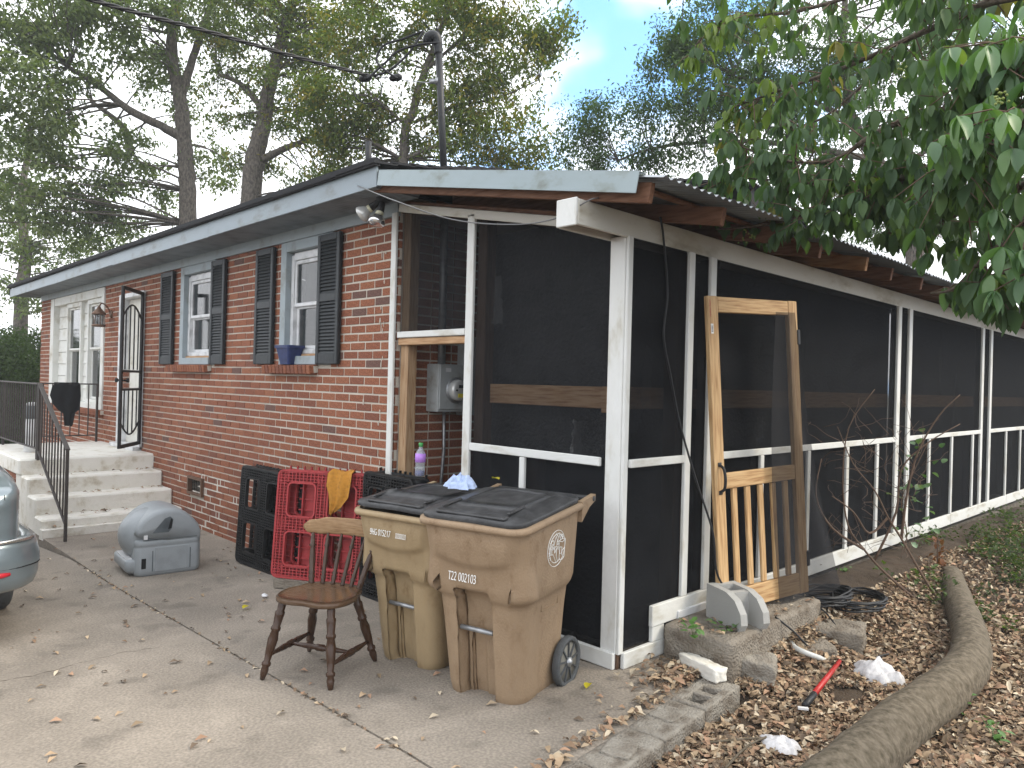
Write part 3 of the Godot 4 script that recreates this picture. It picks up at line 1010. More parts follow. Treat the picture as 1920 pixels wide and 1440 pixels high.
# ------------------------------------------------------------------ porch
func yroof(x: float) -> float:
	return 2.98 - 0.188 * (x + 1.85)
func porch() -> void:
	var p := thing("screened_porch", "screened lean-to porch with white trim and corrugated roof beside brick house", "porch")
	var stick := func(called: String, c: Vector3, s: Vector3, m: Material, b := Basis(), ch := 0.004) -> MeshInstance3D:
		var st := mb()
		cb(st, c, s, ch, b)
		return obj(called, st, m, p)
	var span := func(called: String, a: Vector3, bb: Vector3, w: float, hgt: float, m: Material) -> void:
		# a straight stick from a to bb: w across, hgt upward
		var d := bb - a
		var ln := d.length()
		var z := d / ln
		var x := Vector3.UP.cross(z).normalized()
		var st := mb()
		cb(st, (a + bb) * 0.5, V(w, hgt, ln), 0.004, Basis(x, z.cross(x), z))
		obj(called, st, m, p)
	# floor slab
	stick.call("floor_slab", V(-1.08, -0.05, -6.1), V(2.06, 0.25, 11.98), M.slab, Basis(), 0.01)
	# --- front
	stick.call("trim", V(-2.155, 1.38, 0.028), V(0.062, 2.86, 0.022), M.white)
	stick.call("post", V(-2.055, 1.40, -0.057), V(0.092, 2.84, 0.085), M.pine_old)
	stick.call("trim", V(-1.292, 1.36, 0.012), V(0.072, 2.64, 0.024), M.white)
	stick.call("post", V(-1.205, 1.33, -0.05), V(0.09, 2.66, 0.085), M.dark_wood)
	stick.call("rail", V(-1.715, 1.893, 0.013), V(0.77, 0.045, 0.026), M.white_h)
	stick.call("header", V(-1.715, 1.842, -0.03), V(0.77, 0.05, 0.085), M.board_x)
	stick.call("rail", V(-0.70, 1.128, 0.012), V(1.108, 0.05, 0.024), M.white_h)
	stick.call("stud", V(-0.757, 0.60, 0.012), V(0.045, 1.0, 0.024), M.white)
	stick.call("stud", V(-0.70, 0.60, -0.05), V(0.085, 1.0, 0.08), M.dark_wood)
	stick.call("board", V(-0.64, 1.485, -0.075), V(1.02, 0.125, 0.038), M.board_x)
	stick.call("board", V(-0.165, 1.475, -0.045), V(0.05, 0.15, 0.02), M.board_x)
	span.call("rail", V(-2.12, 2.845, 0.012), V(-0.14, 2.45, 0.012), 0.024, 0.06, M.cream)
	span.call("plate", V(-2.12, 2.855, -0.05), V(-0.14, 2.47, -0.05), 0.09, 0.09, M.rafter)
	stick.call("base_board", V(-0.672, 0.045, 0.012), V(1.315, 0.09, 0.028), M.white_h)
	# corner post: two boards wrapped round it
	stick.call("corner_post", V(-0.068, 1.23, -0.026), V(0.106, 2.30, 0.06), M.white)
	stick.call("trim", V(-0.005, 1.23, -0.022), V(0.02, 2.30, 0.044), M.white)
	stick.call("corner_gap", V(-0.018, 0.042, -0.012), V(0.03, 0.084, 0.03), M.dark_wood)
	# --- right side, going back
	stick.call("base_board", V(0.008, 0.045, -0.225), V(0.026, 0.09, 0.39), M.white_h)
	stick.call("base_board", V(0.008, 0.136, -0.352), V(0.026, 0.09, 0.12), M.white)
	stick.call("base_board", V(0.014, 0.242, -0.66), V(0.028, 0.12, 0.76), M.white_h)
	stick.call("siding_strip", V(0.03, 0.205, -0.78), V(0.02, 0.05, 0.5), M.vinyl)
	var zc := -1.04
	while zc > -11.5:
		stick.call("base_board", V(0.012, 0.205, zc - 1.2), V(0.026, 0.115, 2.39), M.white_h)
		zc -= 2.4
	for e in [[-0.61, 0.06, 0.302, 2.372], [-0.855, 0.066, 0.302, 2.372], [-4.15, 0.085, 0.264, 2.372], [-4.45, 0.085, 0.264, 2.372], [-6.98, 0.085, 0.264, 2.372], [-7.35, 0.085, 0.264, 2.372], [-9.7, 0.085, 0.264, 2.372], [-10.0, 0.085, 0.264, 2.372]]:
		stick.call("trim", V(0.012, (e[2] + e[3]) / 2, e[0]), V(0.024, e[3] - e[2], e[1]), M.white)
	for z in [-0.56, -0.93, -4.3, -7.16, -9.85]:
		stick.call("post", V(-0.055, 1.28, z), V(0.09, 2.18, 0.09), M.dark_wood)
	for e in [[-0.046, -0.578], [-0.89, -4.106], [-4.494, -6.936], [-7.394, -9.656]]:
		stick.call("rail", V(0.012, 1.128, (e[0] + e[1]) / 2), V(0.024, 0.046, e[0] - e[1]), M.white_h)
	for z in [-1.55, -2.29, -3.02, -3.68, -5.1, -5.85, -6.65, -8.18, -8.95]:
		stick.call("stud", V(0.012, 0.684, z), V(0.022, 0.84, 0.052), M.white)
		stick.call("stud", V(-0.05, 0.684, z - 0.06), V(0.08, 0.84, 0.045), M.dark_wood)
	for e in [[-0.12, -4.25], [-4.42, -7.1], [-7.25, -9.8]]:
		stick.call("board", V(-0.125, 1.487, (e[0] + e[1]) / 2), V(0.038, 0.128, e[0] - e[1]), M.board_z)
	# beam: two faces and an end cap round a core
	stick.call("beam_face", V(-0.013, 2.437, -5.79), V(0.022, 0.133, 12.42), M.cream)
	stick.call("beam_face", V(-0.128, 2.434, -5.79), V(0.022, 0.139, 12.42), M.cream)
	stick.call("beam_core", V(-0.07, 2.446, -5.80), V(0.088, 0.098, 12.36), M.rafter)
	stick.call("beam_cap", V(-0.07, 2.437, 0.431), V(0.138, 0.142, 0.018), M.white)
	# rafters over the beam
	var z := 0.315
	var k := 0
	while z > -11.8:
		var x1 := 0.375 + rf(-0.02, 0.02) + (0.06 if k == 4 else 0.0)
		span.call("rafter", V(-2.1, yroof(-2.1) - 0.075, z), V(x1, yroof(x1) - 0.075, z), 0.038, 0.10, M.rafter_pale if k == 4 else M.rafter)
		z -= 0.645
		k += 1
	for xx in [-1.5, -0.75, 0.18]:
		stick.call("purlin", V(xx, yroof(xx) - 0.022, -5.75), V(0.07, 0.018, 12.1), M.rafter, Basis.from_euler(V(0, 0, -0.186)))
	# corrugated sheets
	var pitch := 0.0677
	k = 0
	z = 0.372
	while z > -11.9:
		var st := mb(true)
		var x1: float = 0.47 + [0.0, 0.012, -0.01, 0.006, 0.03][k % 5]
		var n := 80
		var lift := 0.004 * (k % 2)
		for q in n:
			var za := z - q * pitch / 8.0
			var zb := z - (q + 1) * pitch / 8.0
			var ya := 0.0085 * cos(TAU * za / pitch) + lift
			var yb := 0.0085 * cos(TAU * zb / pitch) + lift
			for e in [[-1.95, -0.7], [-0.7, x1]]:
				quad(st, V(e[0], yroof(e[0]) + ya, za), V(e[1], yroof(e[1]) + ya, za), V(e[1], yroof(e[1]) + yb, zb), V(e[0], yroof(e[0]) + yb, zb), Vector3.UP)
		obj("roof_sheet", st, M.corrugated, p)
		z -= pitch * 9.5
		k += 1
	# metal flashing across the front edge
	var st := mb()
	var ln := 2.235
	var b := Basis.from_euler(V(0, 0, -atan(0.188)))
	cb(st, V(-0.755, yroof(-0.755) - 0.038, 0.392), V(ln, 0.105, 0.006), 0.002, b)
	cb(st, V(-0.755, yroof(-0.755) + 0.016, 0.36), V(ln, 0.004, 0.068), 0.001, b)
	obj("flashing", st, M.flashing, p)
	# screens
	var sc := func(a: Vector3, bb: Vector3) -> void:
		var s2 := mb()
		var c := (a + bb) * 0.5
		var d := (bb - a).abs()
		bx(s2, c, V(maxf(d.x, 0.002), maxf(d.y, 0.002), maxf(d.z, 0.002)))
		obj("screen", s2, M.screen, p)
	# the front ones follow the slope above
	for e in [[-2.10, -1.32, 1.913, true], [-1.262, -0.126, 1.15, true]]:
		var s2 := mb()
		quad(s2, V(e[0], e[2], -0.002), V(e[1], e[2], -0.002), V(e[1], 2.82 - 0.2 * (e[1] + 2.12), -0.002), V(e[0], 2.82 - 0.2 * (e[0] + 2.12), -0.002), V(0, 0, 1))
		obj("screen", s2, M.screen, p)
	sc.call(V(-1.262, 0.09, -0.002), V(-0.126, 1.103, -0.002))
	for e in [[-0.05, -0.58, 0.10], [-0.64, -0.822, 0.302], [-0.888, -4.108, 0.264], [-4.192, -4.408, 0.264], [-4.492, -6.938, 0.264], [-7.022, -7.308, 0.264], [-7.392, -9.66, 0.264], [-9.74, -11.95, 0.264]]:
		sc.call(V(-0.002, 1.13, e[0]), V(-0.002, 2.375, e[1]))
		sc.call(V(-0.004, e[2], e[0]), V(-0.004, 1.13, e[1]))
	# black sheeting added behind the studs to keep the porch interior dark
	for e in [[V(-0.70, 1.30, -0.13), V(1.10, 2.5, 0.004)], [V(-0.18, 1.33, -2.3), V(0.004, 2.2, 4.3)], [V(-0.18, 1.33, -8.2), V(0.004, 2.2, 7.4)]]:
		st = mb()
		bx(st, e[0], e[1])
		obj("black_sheeting", st, M.sheeting, p)
	# far end closed with boards
	stick.call("end_wall", V(-1.07, 1.4, -12.02), V(2.1, 2.9, 0.05), M.dark_wood)
	# wrinkled film behind the screens
	for e in [[V(-1.08, 2.1, -0.03), 0.10, 0.32], [V(-0.03, 1.85, -1.72), 0.30, 0.10], [V(-0.03, 1.98, -1.60), 0.32, 0.05], [V(-0.03, 2.05, -2.35), 0.08, 0.5], [V(-0.03, 1.62, -0.26), 0.10, 0.34], [V(-0.03, 1.35, -0.30), 0.22, 0.16], [V(-0.03, 1.30, -1.62), 0.12, 0.16], [V(-0.03, 1.22, -2.6), 0.5, 0.05], [V(-0.03, 2.12, -1.35), 0.14, 0.14], [V(-0.35, 1.25, -0.03), 0.12, 0.2], [V(-0.03, 1.9, -5.6), 0.1, 0.7], [V(-0.03, 1.5, -6.1), 0.08, 0.6]]:
		st = mb()
		var nn := 9
		var pts := []
		for j in nn + 1:
			var row := []
			for i in 4:
				var q := Vector2((i / 3.0 - 0.5) * e[1] * (1.0 - 0.5 * j / nn) + rf(-0.01, 0.01), (j / float(nn) - 0.5) * e[2] + rf(-0.01, 0.01))
				var dd := rf(0, 0.02)
				row.append(e[0] + (V(q.x, q.y, -dd) if absf(e[0].x) > 0.5 else V(-dd, q.y, q.x)))
			pts.append(row)
		for j in nn:
			for i in 3: quad(st, pts[j][i], pts[j][i + 1], pts[j + 1][i + 1], pts[j + 1][i], V(0.3, 0, 0.3))
		obj("film", st, M.film, p)
	# old scrolled iron column inside
	var col := thing("iron_column", "scrolled wrought iron column standing behind the porch screen", "column", V(-0.10, 0.08, -0.74))
	for dz in [-0.075, 0.075]:
		st = mb()
		cb(st, V(0, 1.17, dz), V(0.022, 2.34, 0.022), 0.003)
		obj("upright", st, M.iron, col)
	for y in [0.95, 1.35, 1.65, 1.95, 2.15]:
		st = mb()
		var pts := []
		for q in 26:
			var an := q * 0.42
			var r := 0.062 * (1.0 - q / 34.0)
			pts.append(V(0, y + r * sin(an), r * cos(an)))
		tube(st, pts, 0.008, 6)
		obj("scroll", st, M.grey_dark, col)
	st = mb()
	var rings := []
	for q in 40:
		var an := q * 0.5
		var ring := []
		for i in 4: ring.append(V(0.012 * cos(an + i * PI / 2), 0.1 + q * 0.018, 0.012 * sin(an + i * PI / 2)))
		rings.append(ring)
	ringset(st, rings)
	obj("twisted_bar", st, M.grey_dark, col)

# ------------------------------------------------------------------ steps and railings
func steps() -> void:
	var t := thing("concrete_steps", "white limewashed concrete steps up to front door landing", "steps")
	var ys := [0.575, 0.40, 0.225, 0.05]
	var xs := [-7.16, -6.83, -6.50, -6.18]
	for k in 4:
		var st := mb()
		var y0 := -0.35
		var xl: float = -9.30 if k == 0 else xs[k - 1] - 0.02
		cb(st, V((xl + xs[k]) / 2, (ys[k] + y0) / 2 if k > 0 else ys[k] - 0.09, 0.70), V(xs[k] - xl, ys[k] - y0 if k > 0 else 0.18, 1.39 if k > 0 else 1.43), 0.018)
		if k == 0: cb(st, V(-7.28, 0.02, 0.70), V(0.24, 0.8, 1.385), 0.01)
		obj("landing" if k == 0 else "step", st, M.lime, t)
	var st := mb()
	bx(st, V(-6.15, -0.09, 0.70), V(0.12, 0.10, 1.42))
	obj("footing", st, M.lime, t)
	# brick foundation under the landing
	st = mb()
	bx(st, V(-8.36, 0.02, 0.70), V(1.85, 0.76, 1.32))
	var fo := obj("foundation", st, M.mortar, t)
	var bm := mb()
	cb(bm, Vector3.ZERO, V(BL - 0.012, COURSE - 0.012, 0.02), 0.003)
	bm.generate_normals()
	var mesh := bm.commit()
	for r in 10:
		for q in 8:
			inst("brick", mesh, M["brick%d" % (rng.randi() % 5)], fo, Transform3D(Basis(), V(-7.55 - q * BL - (r % 2) * BL * 0.5, 0.35 - r * COURSE, 1.366)))
	# stair railing
	var m: Material = M.iron_rail
	var rail := func(called: String, label: String, a: Vector3, b: Vector3, hgt: float, n: int, post0: float, post1: float) -> Node3D:
		# a, b: ends of the top rail; posts reach down by post0, post1
		var o := thing(called, label, "railing", V(a.x, a.y - post0, a.z))
		var s2 := mb()
		var q := -o.position
		var d := (b - a).normalized()
		var sx := Vector3.UP.cross(d).normalized()
		var bs := Basis(sx, d.cross(sx), d)
		cb(s2, (a + b) * 0.5 + q, V(0.042, 0.018, (b - a).length() + 0.03), 0.004, bs)
		obj("top_rail", s2, m, o)
		s2 = mb()
		var dn := V(0, -hgt, 0)
		cb(s2, (a + b) * 0.5 + q + dn, V(0.026, 0.016, (b - a).length()), 0.003, bs)
		obj("bottom_rail", s2, m, o)
		for e in [[a, post0], [b, post1]]:
			s2 = mb()
			cb(s2, e[0] + q - V(0, e[1] / 2 + 0.004, 0), V(0.028, e[1], 0.028), 0.003)
			obj("post", s2, m, o)
		for k in n:
			var c := a.lerp(b, (k + 1.0) / (n + 1.0))
			s2 = mb()
			bx(s2, c + q - V(0, hgt / 2, 0), V(0.013, hgt - 0.02, 0.013))
			obj("baluster", s2, m, o)
		return o
	rail.call("iron_railing", "dark iron railing sloping down beside the white steps", V(-7.08, 1.41, 1.25), V(-5.74, 0.80, 1.29), 0.74, 9, 0.84, 0.90)
	rail.call("iron_railing", "level iron railing along the landing, joined to the stair rail", V(-9.22, 1.41, 1.27), V(-7.14, 1.41, 1.25), 0.72, 17, 0.835, 0.835)
	rail.call("iron_railing", "level iron railing between brick wall and landing corner with black cloth over it", V(-9.2, 1.39, 0.09), V(-9.2, 1.39, 1.2), 0.72, 9, 0.815, 0.815)
	# black garment over the rail
	st = mb(true)
	var rows := []
	var wds := [[0.33, 0.63, 0.0], [0.31, 0.66, -0.06], [0.30, 0.68, -0.18], [0.31, 0.64, -0.30], [0.32, 0.58, -0.38], [0.37, 0.52, -0.42], [0.40, 0.50, -0.60]]
	for e in wds:
		var row := []
		for i in 7:
			row.append(V(-9.172 + 0.014 * sin(i * 2.1 + e[2] * 9.0), 1.402 + e[2] + rf(-0.012, 0.012), lerpf(e[0], e[1], i / 6.0)))
		rows.append(row)
	var back := []
	for i in 7: back.append(V(-9.235, 1.25 + rf(-0.03, 0.03), lerpf(0.33, 0.63, i / 6.0)))
	var crest := []
	for i in 7: crest.append(V(-9.2, 1.408, lerpf(0.33, 0.63, i / 6.0)))
	rows.push_front(crest)
	rows.push_front(back)
	for j in rows.size() - 1:
		for i in 6: quad(st, rows[j][i], rows[j][i + 1], rows[j + 1][i + 1], rows[j + 1][i], V(1, 0.2, 0))
	tag(obj("black_garment", st, M.black_cloth), "black garment hung over the iron railing of the landing", "clothing")
	# tall white and grey canister on the landing
	var c := thing("canister", "tall white canister with dark grey collar behind the landing railing", "canister", V(-8.02, 0.576, 1.12))
	st = mb(true)
	lathe(st, [[0, 0.075], [0.03, 0.085], [0.7, 0.07], [1, 0.066]], Vector3.ZERO, V(0, 0.40, 0), 20)
	obj("body", st, M.vinyl, c)
	st = mb(true)
	lathe(st, [[0, 0.069], [0.1, 0.071], [0.9, 0.068], [1, 0.06]], V(0, 0.40, 0), V(0, 0.56, 0), 20)
	obj("collar", st, M.grey_dark, c)
	st = mb(true)
	lathe(st, [[0, 0.062], [0.5, 0.066], [0.9, 0.055], [1, 0.02]], V(0, 0.56, 0), V(0, 0.60, 0), 20)
	obj("cap", st, M.vinyl, c)

# ------------------------------------------------------------------ fittings on the walls
func fittings() -> void:
	# carriage lantern by the front window
	var l := thing("wall_lantern", "weathered copper carriage lantern on brick beside the white window", "lantern", V(-8.95, 2.20, 0.0))
	var st := mb(true)
	lathe(st, [[0, 0.055], [0.6, 0.055], [1, 0.03]], V(0, 0.18, 0.0), V(0, 0.18, 0.025), 14)
	obj("backplate", st, M.copper, l)
	st = mb(true)
	tube(st, curve([V(0, 0.18, 0.02), V(0, 0.27, 0.06), V(0, 0.32, 0.13), V(0, 0.27, 0.165)], 6), 0.009, 8)
	obj("arm", st, M.copper, l)
	st = mb(true)
	lathe(st, [[0, 0.012], [0.3, 0.03], [0.55, 0.055], [0.9, 0.095], [1, 0.09]], V(0, 0.28, 0.165), V(0, 0.16, 0.165), 16)
	obj("roof", st, M.copper, l)
	st = mb(true)
	lathe(st, [[0, 0.062], [1, 0.058]], V(0, 0.155, 0.165), V(0, 0.02, 0.165), 12)
	obj("glass", st, M.glass, l)
	st = mb()
	for k in 6:
		var an := TAU * k / 6
		bx(st, V(0.066 * cos(an), 0.09, 0.165 + 0.066 * sin(an)), V(0.008, 0.14, 0.008))
	obj("cage", st, M.copper, l)
	st = mb(true)
	lathe(st, [[0, 0.075], [0.3, 0.09], [1, 0.085]], V(0, -0.01, 0.165), V(0, 0.022, 0.165), 16)
	obj("base", st, M.copper, l)
	# twin flood lamp under the soffit
	var f := thing("flood_lamp", "twin flood lamp with two bulbs under the grey soffit", "lamp", V(-2.10, 2.885, 0.17))
	st = mb(true)
	lathe(st, [[0, 0.06], [0.5, 0.058], [1, 0.03]], Vector3.ZERO, V(0, -0.035, 0), 16)
	obj("base", st, M.black_paint, f)
	for e in [[V(-0.155, -0.13, 0.11), M.lens], [V(0.02, -0.22, 0.08), M.silver]]:
		var d: Vector3 = e[0].normalized()
		st = mb(true)
		tube(st, [V(0, -0.02, 0), d * 0.05, d * 0.12], [0.014, 0.022, 0.03], 10)
		obj("socket", st, M.black_paint, f)
		st = mb(true)
		lathe(st, [[0, 0.028], [1, 0.03]], d * 0.118, d * 0.14, 14)
		obj("collar", st, M.ivory, f)
		st = mb(true)
		lathe(st, [[0, 0.024], [0.25, 0.04], [0.6, 0.058], [0.85, 0.062], [1, 0.045]], d * 0.138, d * 0.225, 18)
		obj("bulb", st, e[1], f)
	# electric meter on the side wall
	var m := thing("electric_meter", "grey meter box with round glass meter on brick beside the porch opening", "meter", V(HX, 1.32, -0.42))
	st = mb()
	cb(st, V(0.075, 0.185, 0.0), V(0.145, 0.37, 0.27), 0.006)
	cb(st, V(0.152, 0.19, 0.0), V(0.012, 0.34, 0.25), 0.004)
	obj("box", st, M.grey_paint, m)
	st = mb()
	bx(st, V(0.16, 0.325, 0.045), V(0.002, 0.03, 0.05))
	obj("label_plate", st, M.vinyl, m)
	st = mb(true)
	lathe(st, [[0, 0.098], [0.5, 0.100], [1, 0.095]], V(0.158, 0.17, -0.03), V(0.175, 0.17, -0.03), 28)
	obj("ring", st, M.zinc, m)
	st = mb(true)
	lathe(st, [[0, 0.085], [0.75, 0.082], [0.95, 0.072], [1, 0.05]], V(0.172, 0.17, -0.03), V(0.235, 0.17, -0.03), 28)
	var dial := obj("dial", st, M.lens, m)
	st = mb()
	bx(st, V(0.237, 0.20, -0.03), V(0.004, 0.025, 0.06))
	obj("display", st, M.hole, dial)
	st = mb()
	bx(st, V(0.237, 0.13, -0.03), V(0.004, 0.03, 0.07))
	obj("sticker", st, mt(L(0.6, 0.5, 0.02), 0.6), dial)
	for z in [-0.075, 0.02]:
		st = mb(true)
		lathe(st, [[0, 0.008], [1, 0.008]], V(0.23, 0.17, z), V(0.24, 0.17, z), 8)
		obj("button", st, M.hole, dial)
	st = mb(true)
	tube(st, [V(0.06, 0.01, 0.0), V(0.06, -0.3, -0.01), V(0.045, -0.6, 0.0), V(0.045, -1.2, 0.01)], 0.013, 10)
	obj("lower_conduit", st, M.zinc, m)
	var b := thing("breaker_panel", "tall grey breaker panel on brick behind the white porch strip", "panel", V(HX, 1.29, -0.74))
	st = mb()
	cb(st, V(0.05, 0.31, 0.0), V(0.10, 0.62, 0.30), 0.006)
	obj("box", st, M.grey_paint, b)
	st = mb()
	cb(st, V(0.104, 0.31, 0.0), V(0.008, 0.58, 0.27), 0.003)
	obj("door", st, M.grey_paint, b)
	st = mb()
	bx(st, V(0.11, 0.42, 0.10), V(0.004, 0.16, 0.012))
	obj("latch", st, M.hole, b)
	# blue planter on the near window sill
	var pot := thing("planter", "dark blue plastic planter on the brick window sill", "planter", V(-3.72, 1.672, 0.035), 0.0)
	st = mb()
	var rings := []
	for e in [[0.0, 0.085], [0.02, 0.09], [0.15, 0.125]]:
		var ring := []
		for q in rrect(e[1], e[1] * 0.62, -e[1] * 0.62, 0.02, 2, 2, 2): ring.append(V(q[0], e[0], q[1]))
		rings.append(ring)
	ringset(st, rings, true, false)
	obj("bowl", st, M.blue_pot, pot)
	st = mb()
	rings = []
	for e in [[0.145, 0.124], [0.145, 0.137], [0.17, 0.139], [0.17, 0.122], [0.13, 0.115]]:
		var ring := []
		for q in rrect(e[1], e[1] * 0.62, -e[1] * 0.62, 0.02, 2, 2, 2): ring.append(V(q[0], e[0], q[1]))
		rings.append(ring)
	ringset(st, rings, false, true)
	obj("rim", st, M.blue_pot, pot)

# ------------------------------------------------------------------ mast and wires
func wires() -> void:
	var a := V(-2.065, 1.69, -0.38)
	var b := V(-2.08, 3.02, -0.38)
	var top := P(822, 85, depth_of(b) + 0.05)
	var m := thing("service_mast", "black electric service mast with weatherhead rising through the roof", "mast", a)
	var st := mb(true)
	tube(st, [Vector3.ZERO, b - a], 0.03, 14)
	obj("conduit", st, M.zinc, m)
	st = mb(true)
	tube(st, [b - a, top - a], 0.028, 14)
	obj("riser", st, M.black_paint, m)
	st = mb(true)
	lathe(st, [[0, 0.10], [0.3, 0.06], [1, 0.034]], b - a + V(0, 0.02, 0), b - a + V(0, 0.16, 0), 14)
	obj("boot", st, M.shingle, m)
	# weatherhead: a hooded cap leaning to the left
	var left := -RT
	st = mb(true)
	var hp := [top + V(0, -0.07, 0), top + V(0, 0.02, 0) + left * 0.005, top + V(0, 0.065, 0) + left * 0.03, top + V(0, 0.06, 0) + left * 0.075, top + V(0, 0.01, 0) + left * 0.10]
	var pp := []
	for q in hp: pp.append(q - a)
	tube(st, curve(pp, 5), [0.034, 0.034, 0.034, 0.035, 0.036, 0.037, 0.038, 0.040, 0.042, 0.043, 0.044, 0.045, 0.045, 0.045, 0.044, 0.043, 0.041, 0.038, 0.035, 0.03, 0.022], 14)
	obj("weatherhead", st, M.black_paint, m)
	var dm := depth_of(top)
	var cl := P(824, 153, dm)
	st = mb(true)
	lathe(st, [[0, 0.037], [1, 0.037]], cl - a - V(0, 0.018, 0), cl - a + V(0, 0.018, 0), 14)
	bx(st, cl - a + left * 0.05, V(0.06, 0.03, 0.03), Basis(RT, Vector3.UP, -FW))
	obj("clamp", st, M.zinc, m)
	# drop cable to the upper left
	var j := P(693, 142, dm)
	var dr := [j]
	for e in [[560, 108, 5.0], [400, 62, 4.4], [250, 22, 3.9], [100, -22, 3.5], [-80, -78, 3.1]]: dr.append(P(e[0], e[1], lerpf(dm, 3.6, 0.0) if e[0] > 600 else dm * (0.62 + 0.38 * (e[0] + 80.0) / 773.0)))
	var w := thing("power_line", "twisted black overhead power line running to the service mast", "power line", j)
	for k in 3:
		st = mb(true)
		var pts := []
		var cv := curve(dr, 14)
		for q in cv.size():
			var an := q * 0.7 + k * TAU / 3
			pts.append(cv[q] - j + (Vector3.UP * cos(an) + RT * sin(an)) * 0.0085)
		tube(st, pts, 0.0075, 6)
		obj("strand", st, M.cable, w)
	st = mb(true)
	tube(st, curve([Vector3.ZERO, P(740, 148, dm) - j, P(800, 155, dm) - j, cl - j], 6), 0.004, 6)
	obj("messenger", st, M.zinc, w)
	var head := P(797, 55, dm)
	for e in [[[0, 0], [795, 58], [755, 73], [720, 85], [706, 112], [722, 132], [745, 147]], [[0, 0], [795, 58], [770, 95], [748, 118], [725, 135], [700, 142]], [[0, 0], [826, 80], [790, 83], [748, 95], [725, 115], [700, 138], [688, 147]]]:
		st = mb(true)
		var pts := []
		for q in e.slice(1): pts.append(P(q[0], q[1], dm - 0.03 + 0.02 * sin(q[0])) - j)
		tube(st, curve(pts, 6), 0.009, 7)
		obj("lead", st, M.cable, w)
	st = mb(true)
	var loop := []
	for k in 25:
		var an := TAU * k / 24.0
		loop.append(P(689 + 27 * cos(an), 167 + 27 * sin(an), dm) - j)
	tube(st, loop, 0.0045, 6)
	obj("loop", st, M.cable, w)
	for e in [[685, 147], [742, 146]]:
		st = mb(true)
		var q := P(e[0], e[1], dm) - j
		lathe(st, [[0, 0.012], [0.2, 0.026], [0.8, 0.028], [1, 0.012]], q - RT * 0.05 - V(0, 0.01, 0), q + RT * 0.05 + V(0, 0.012, 0), 10)
		obj("splice", st, M.cable, w)
	# vent stack on the roof
	st = mb(true)
	tube(st, [P(691, 330, 8.6), P(691, 266, 8.6)], 0.036, 12)
	tag(obj("vent_stack", st, M.black_paint), "thin black plumbing vent pipe on the shingled roof", "pipe")
	# thin grey wire from the eave to the beam and black cable hanging down the corner
	var e0 := V(-2.10, 2.93, 0.398)
	st = mb(true)
	tube(st, curve([e0, P(745, 378, 4.5), P(850, 412, 4.35), P(960, 421, 4.15), P(1040, 410, 3.95), P(1106, 375, 3.78), P(1130, 372, 3.9)], 8), 0.0038, 6)
	tag(obj("hanging_wire", st, M.cable_grey), "thin grey wire sagging from the eave to the beam end", "wire")
	st = mb(true)
	var c0 := V(0.03, 2.52, -0.25)
	tube(st, curve([c0, V(0.022, 2.40, -0.30), V(0.016, 2.1, -0.36), V(0.016, 1.85, -0.335), V(0.018, 1.6, -0.42), V(0.03, 1.35, -0.50), V(0.08, 1.0, -0.62), V(0.15, 0.7, -0.70), V(0.17, 0.45, -0.73), V(0.19, 0.30, -0.86), V(0.14, 0.215, -1.0)], 8), 0.0065, 7)
	tag(obj("hanging_cable", st, M.cable), "black cable hanging from the porch beam down to the step", "cable")

# ------------------------------------------------------------------ bins
const BY := [0.0, 0.02, 0.40, 0.50, 0.525, 0.56, 0.62, 0.86, 0.905]
const BW := [0.205, 0.222, 0.246, 0.256, 0.276, 0.286, 0.288, 0.297, 0.300]
const BF := [-0.012, 0.0, 0.045, 0.058, 0.078, 0.088, 0.094, 0.148, 0.158]
const BB := [-0.43, -0.445, -0.455, -0.46, -0.468, -0.474, -0.478, -0.492, -0.50]
func lut(xs: Array, ys: Array, x: float) -> float:
	for k in xs.size() - 1:
		if x <= xs[k + 1]: return lerpf(ys[k], ys[k + 1], clampf((x - xs[k]) / (xs[k + 1] - xs[k]), 0, 1))
	return ys[ys.size() - 1]
func rise(z: float) -> float:
	return 1.0 + 0.105 * (0.16 - z)
func bin_front(x: float, y: float) -> float:
	var z := lut(BY, BF, y)
	z += 0.016 * smoothstep(0.665 + 0.035 * (x / 0.2) * (x / 0.2), 0.70 + 0.035 * (x / 0.2) * (x / 0.2), y) * smoothstep(0.25, 0.19, absf(x)) * smoothstep(0.87, 0.80, y)
	z -= 0.07 * smoothstep(0.105, 0.085, absf(x + 0.02)) * smoothstep(0.565, 0.53, y)
	z -= 0.018 * smoothstep(0.045, 0.03, absf(x + 0.045)) * smoothstep(0.35, 0.30, y)
	return z
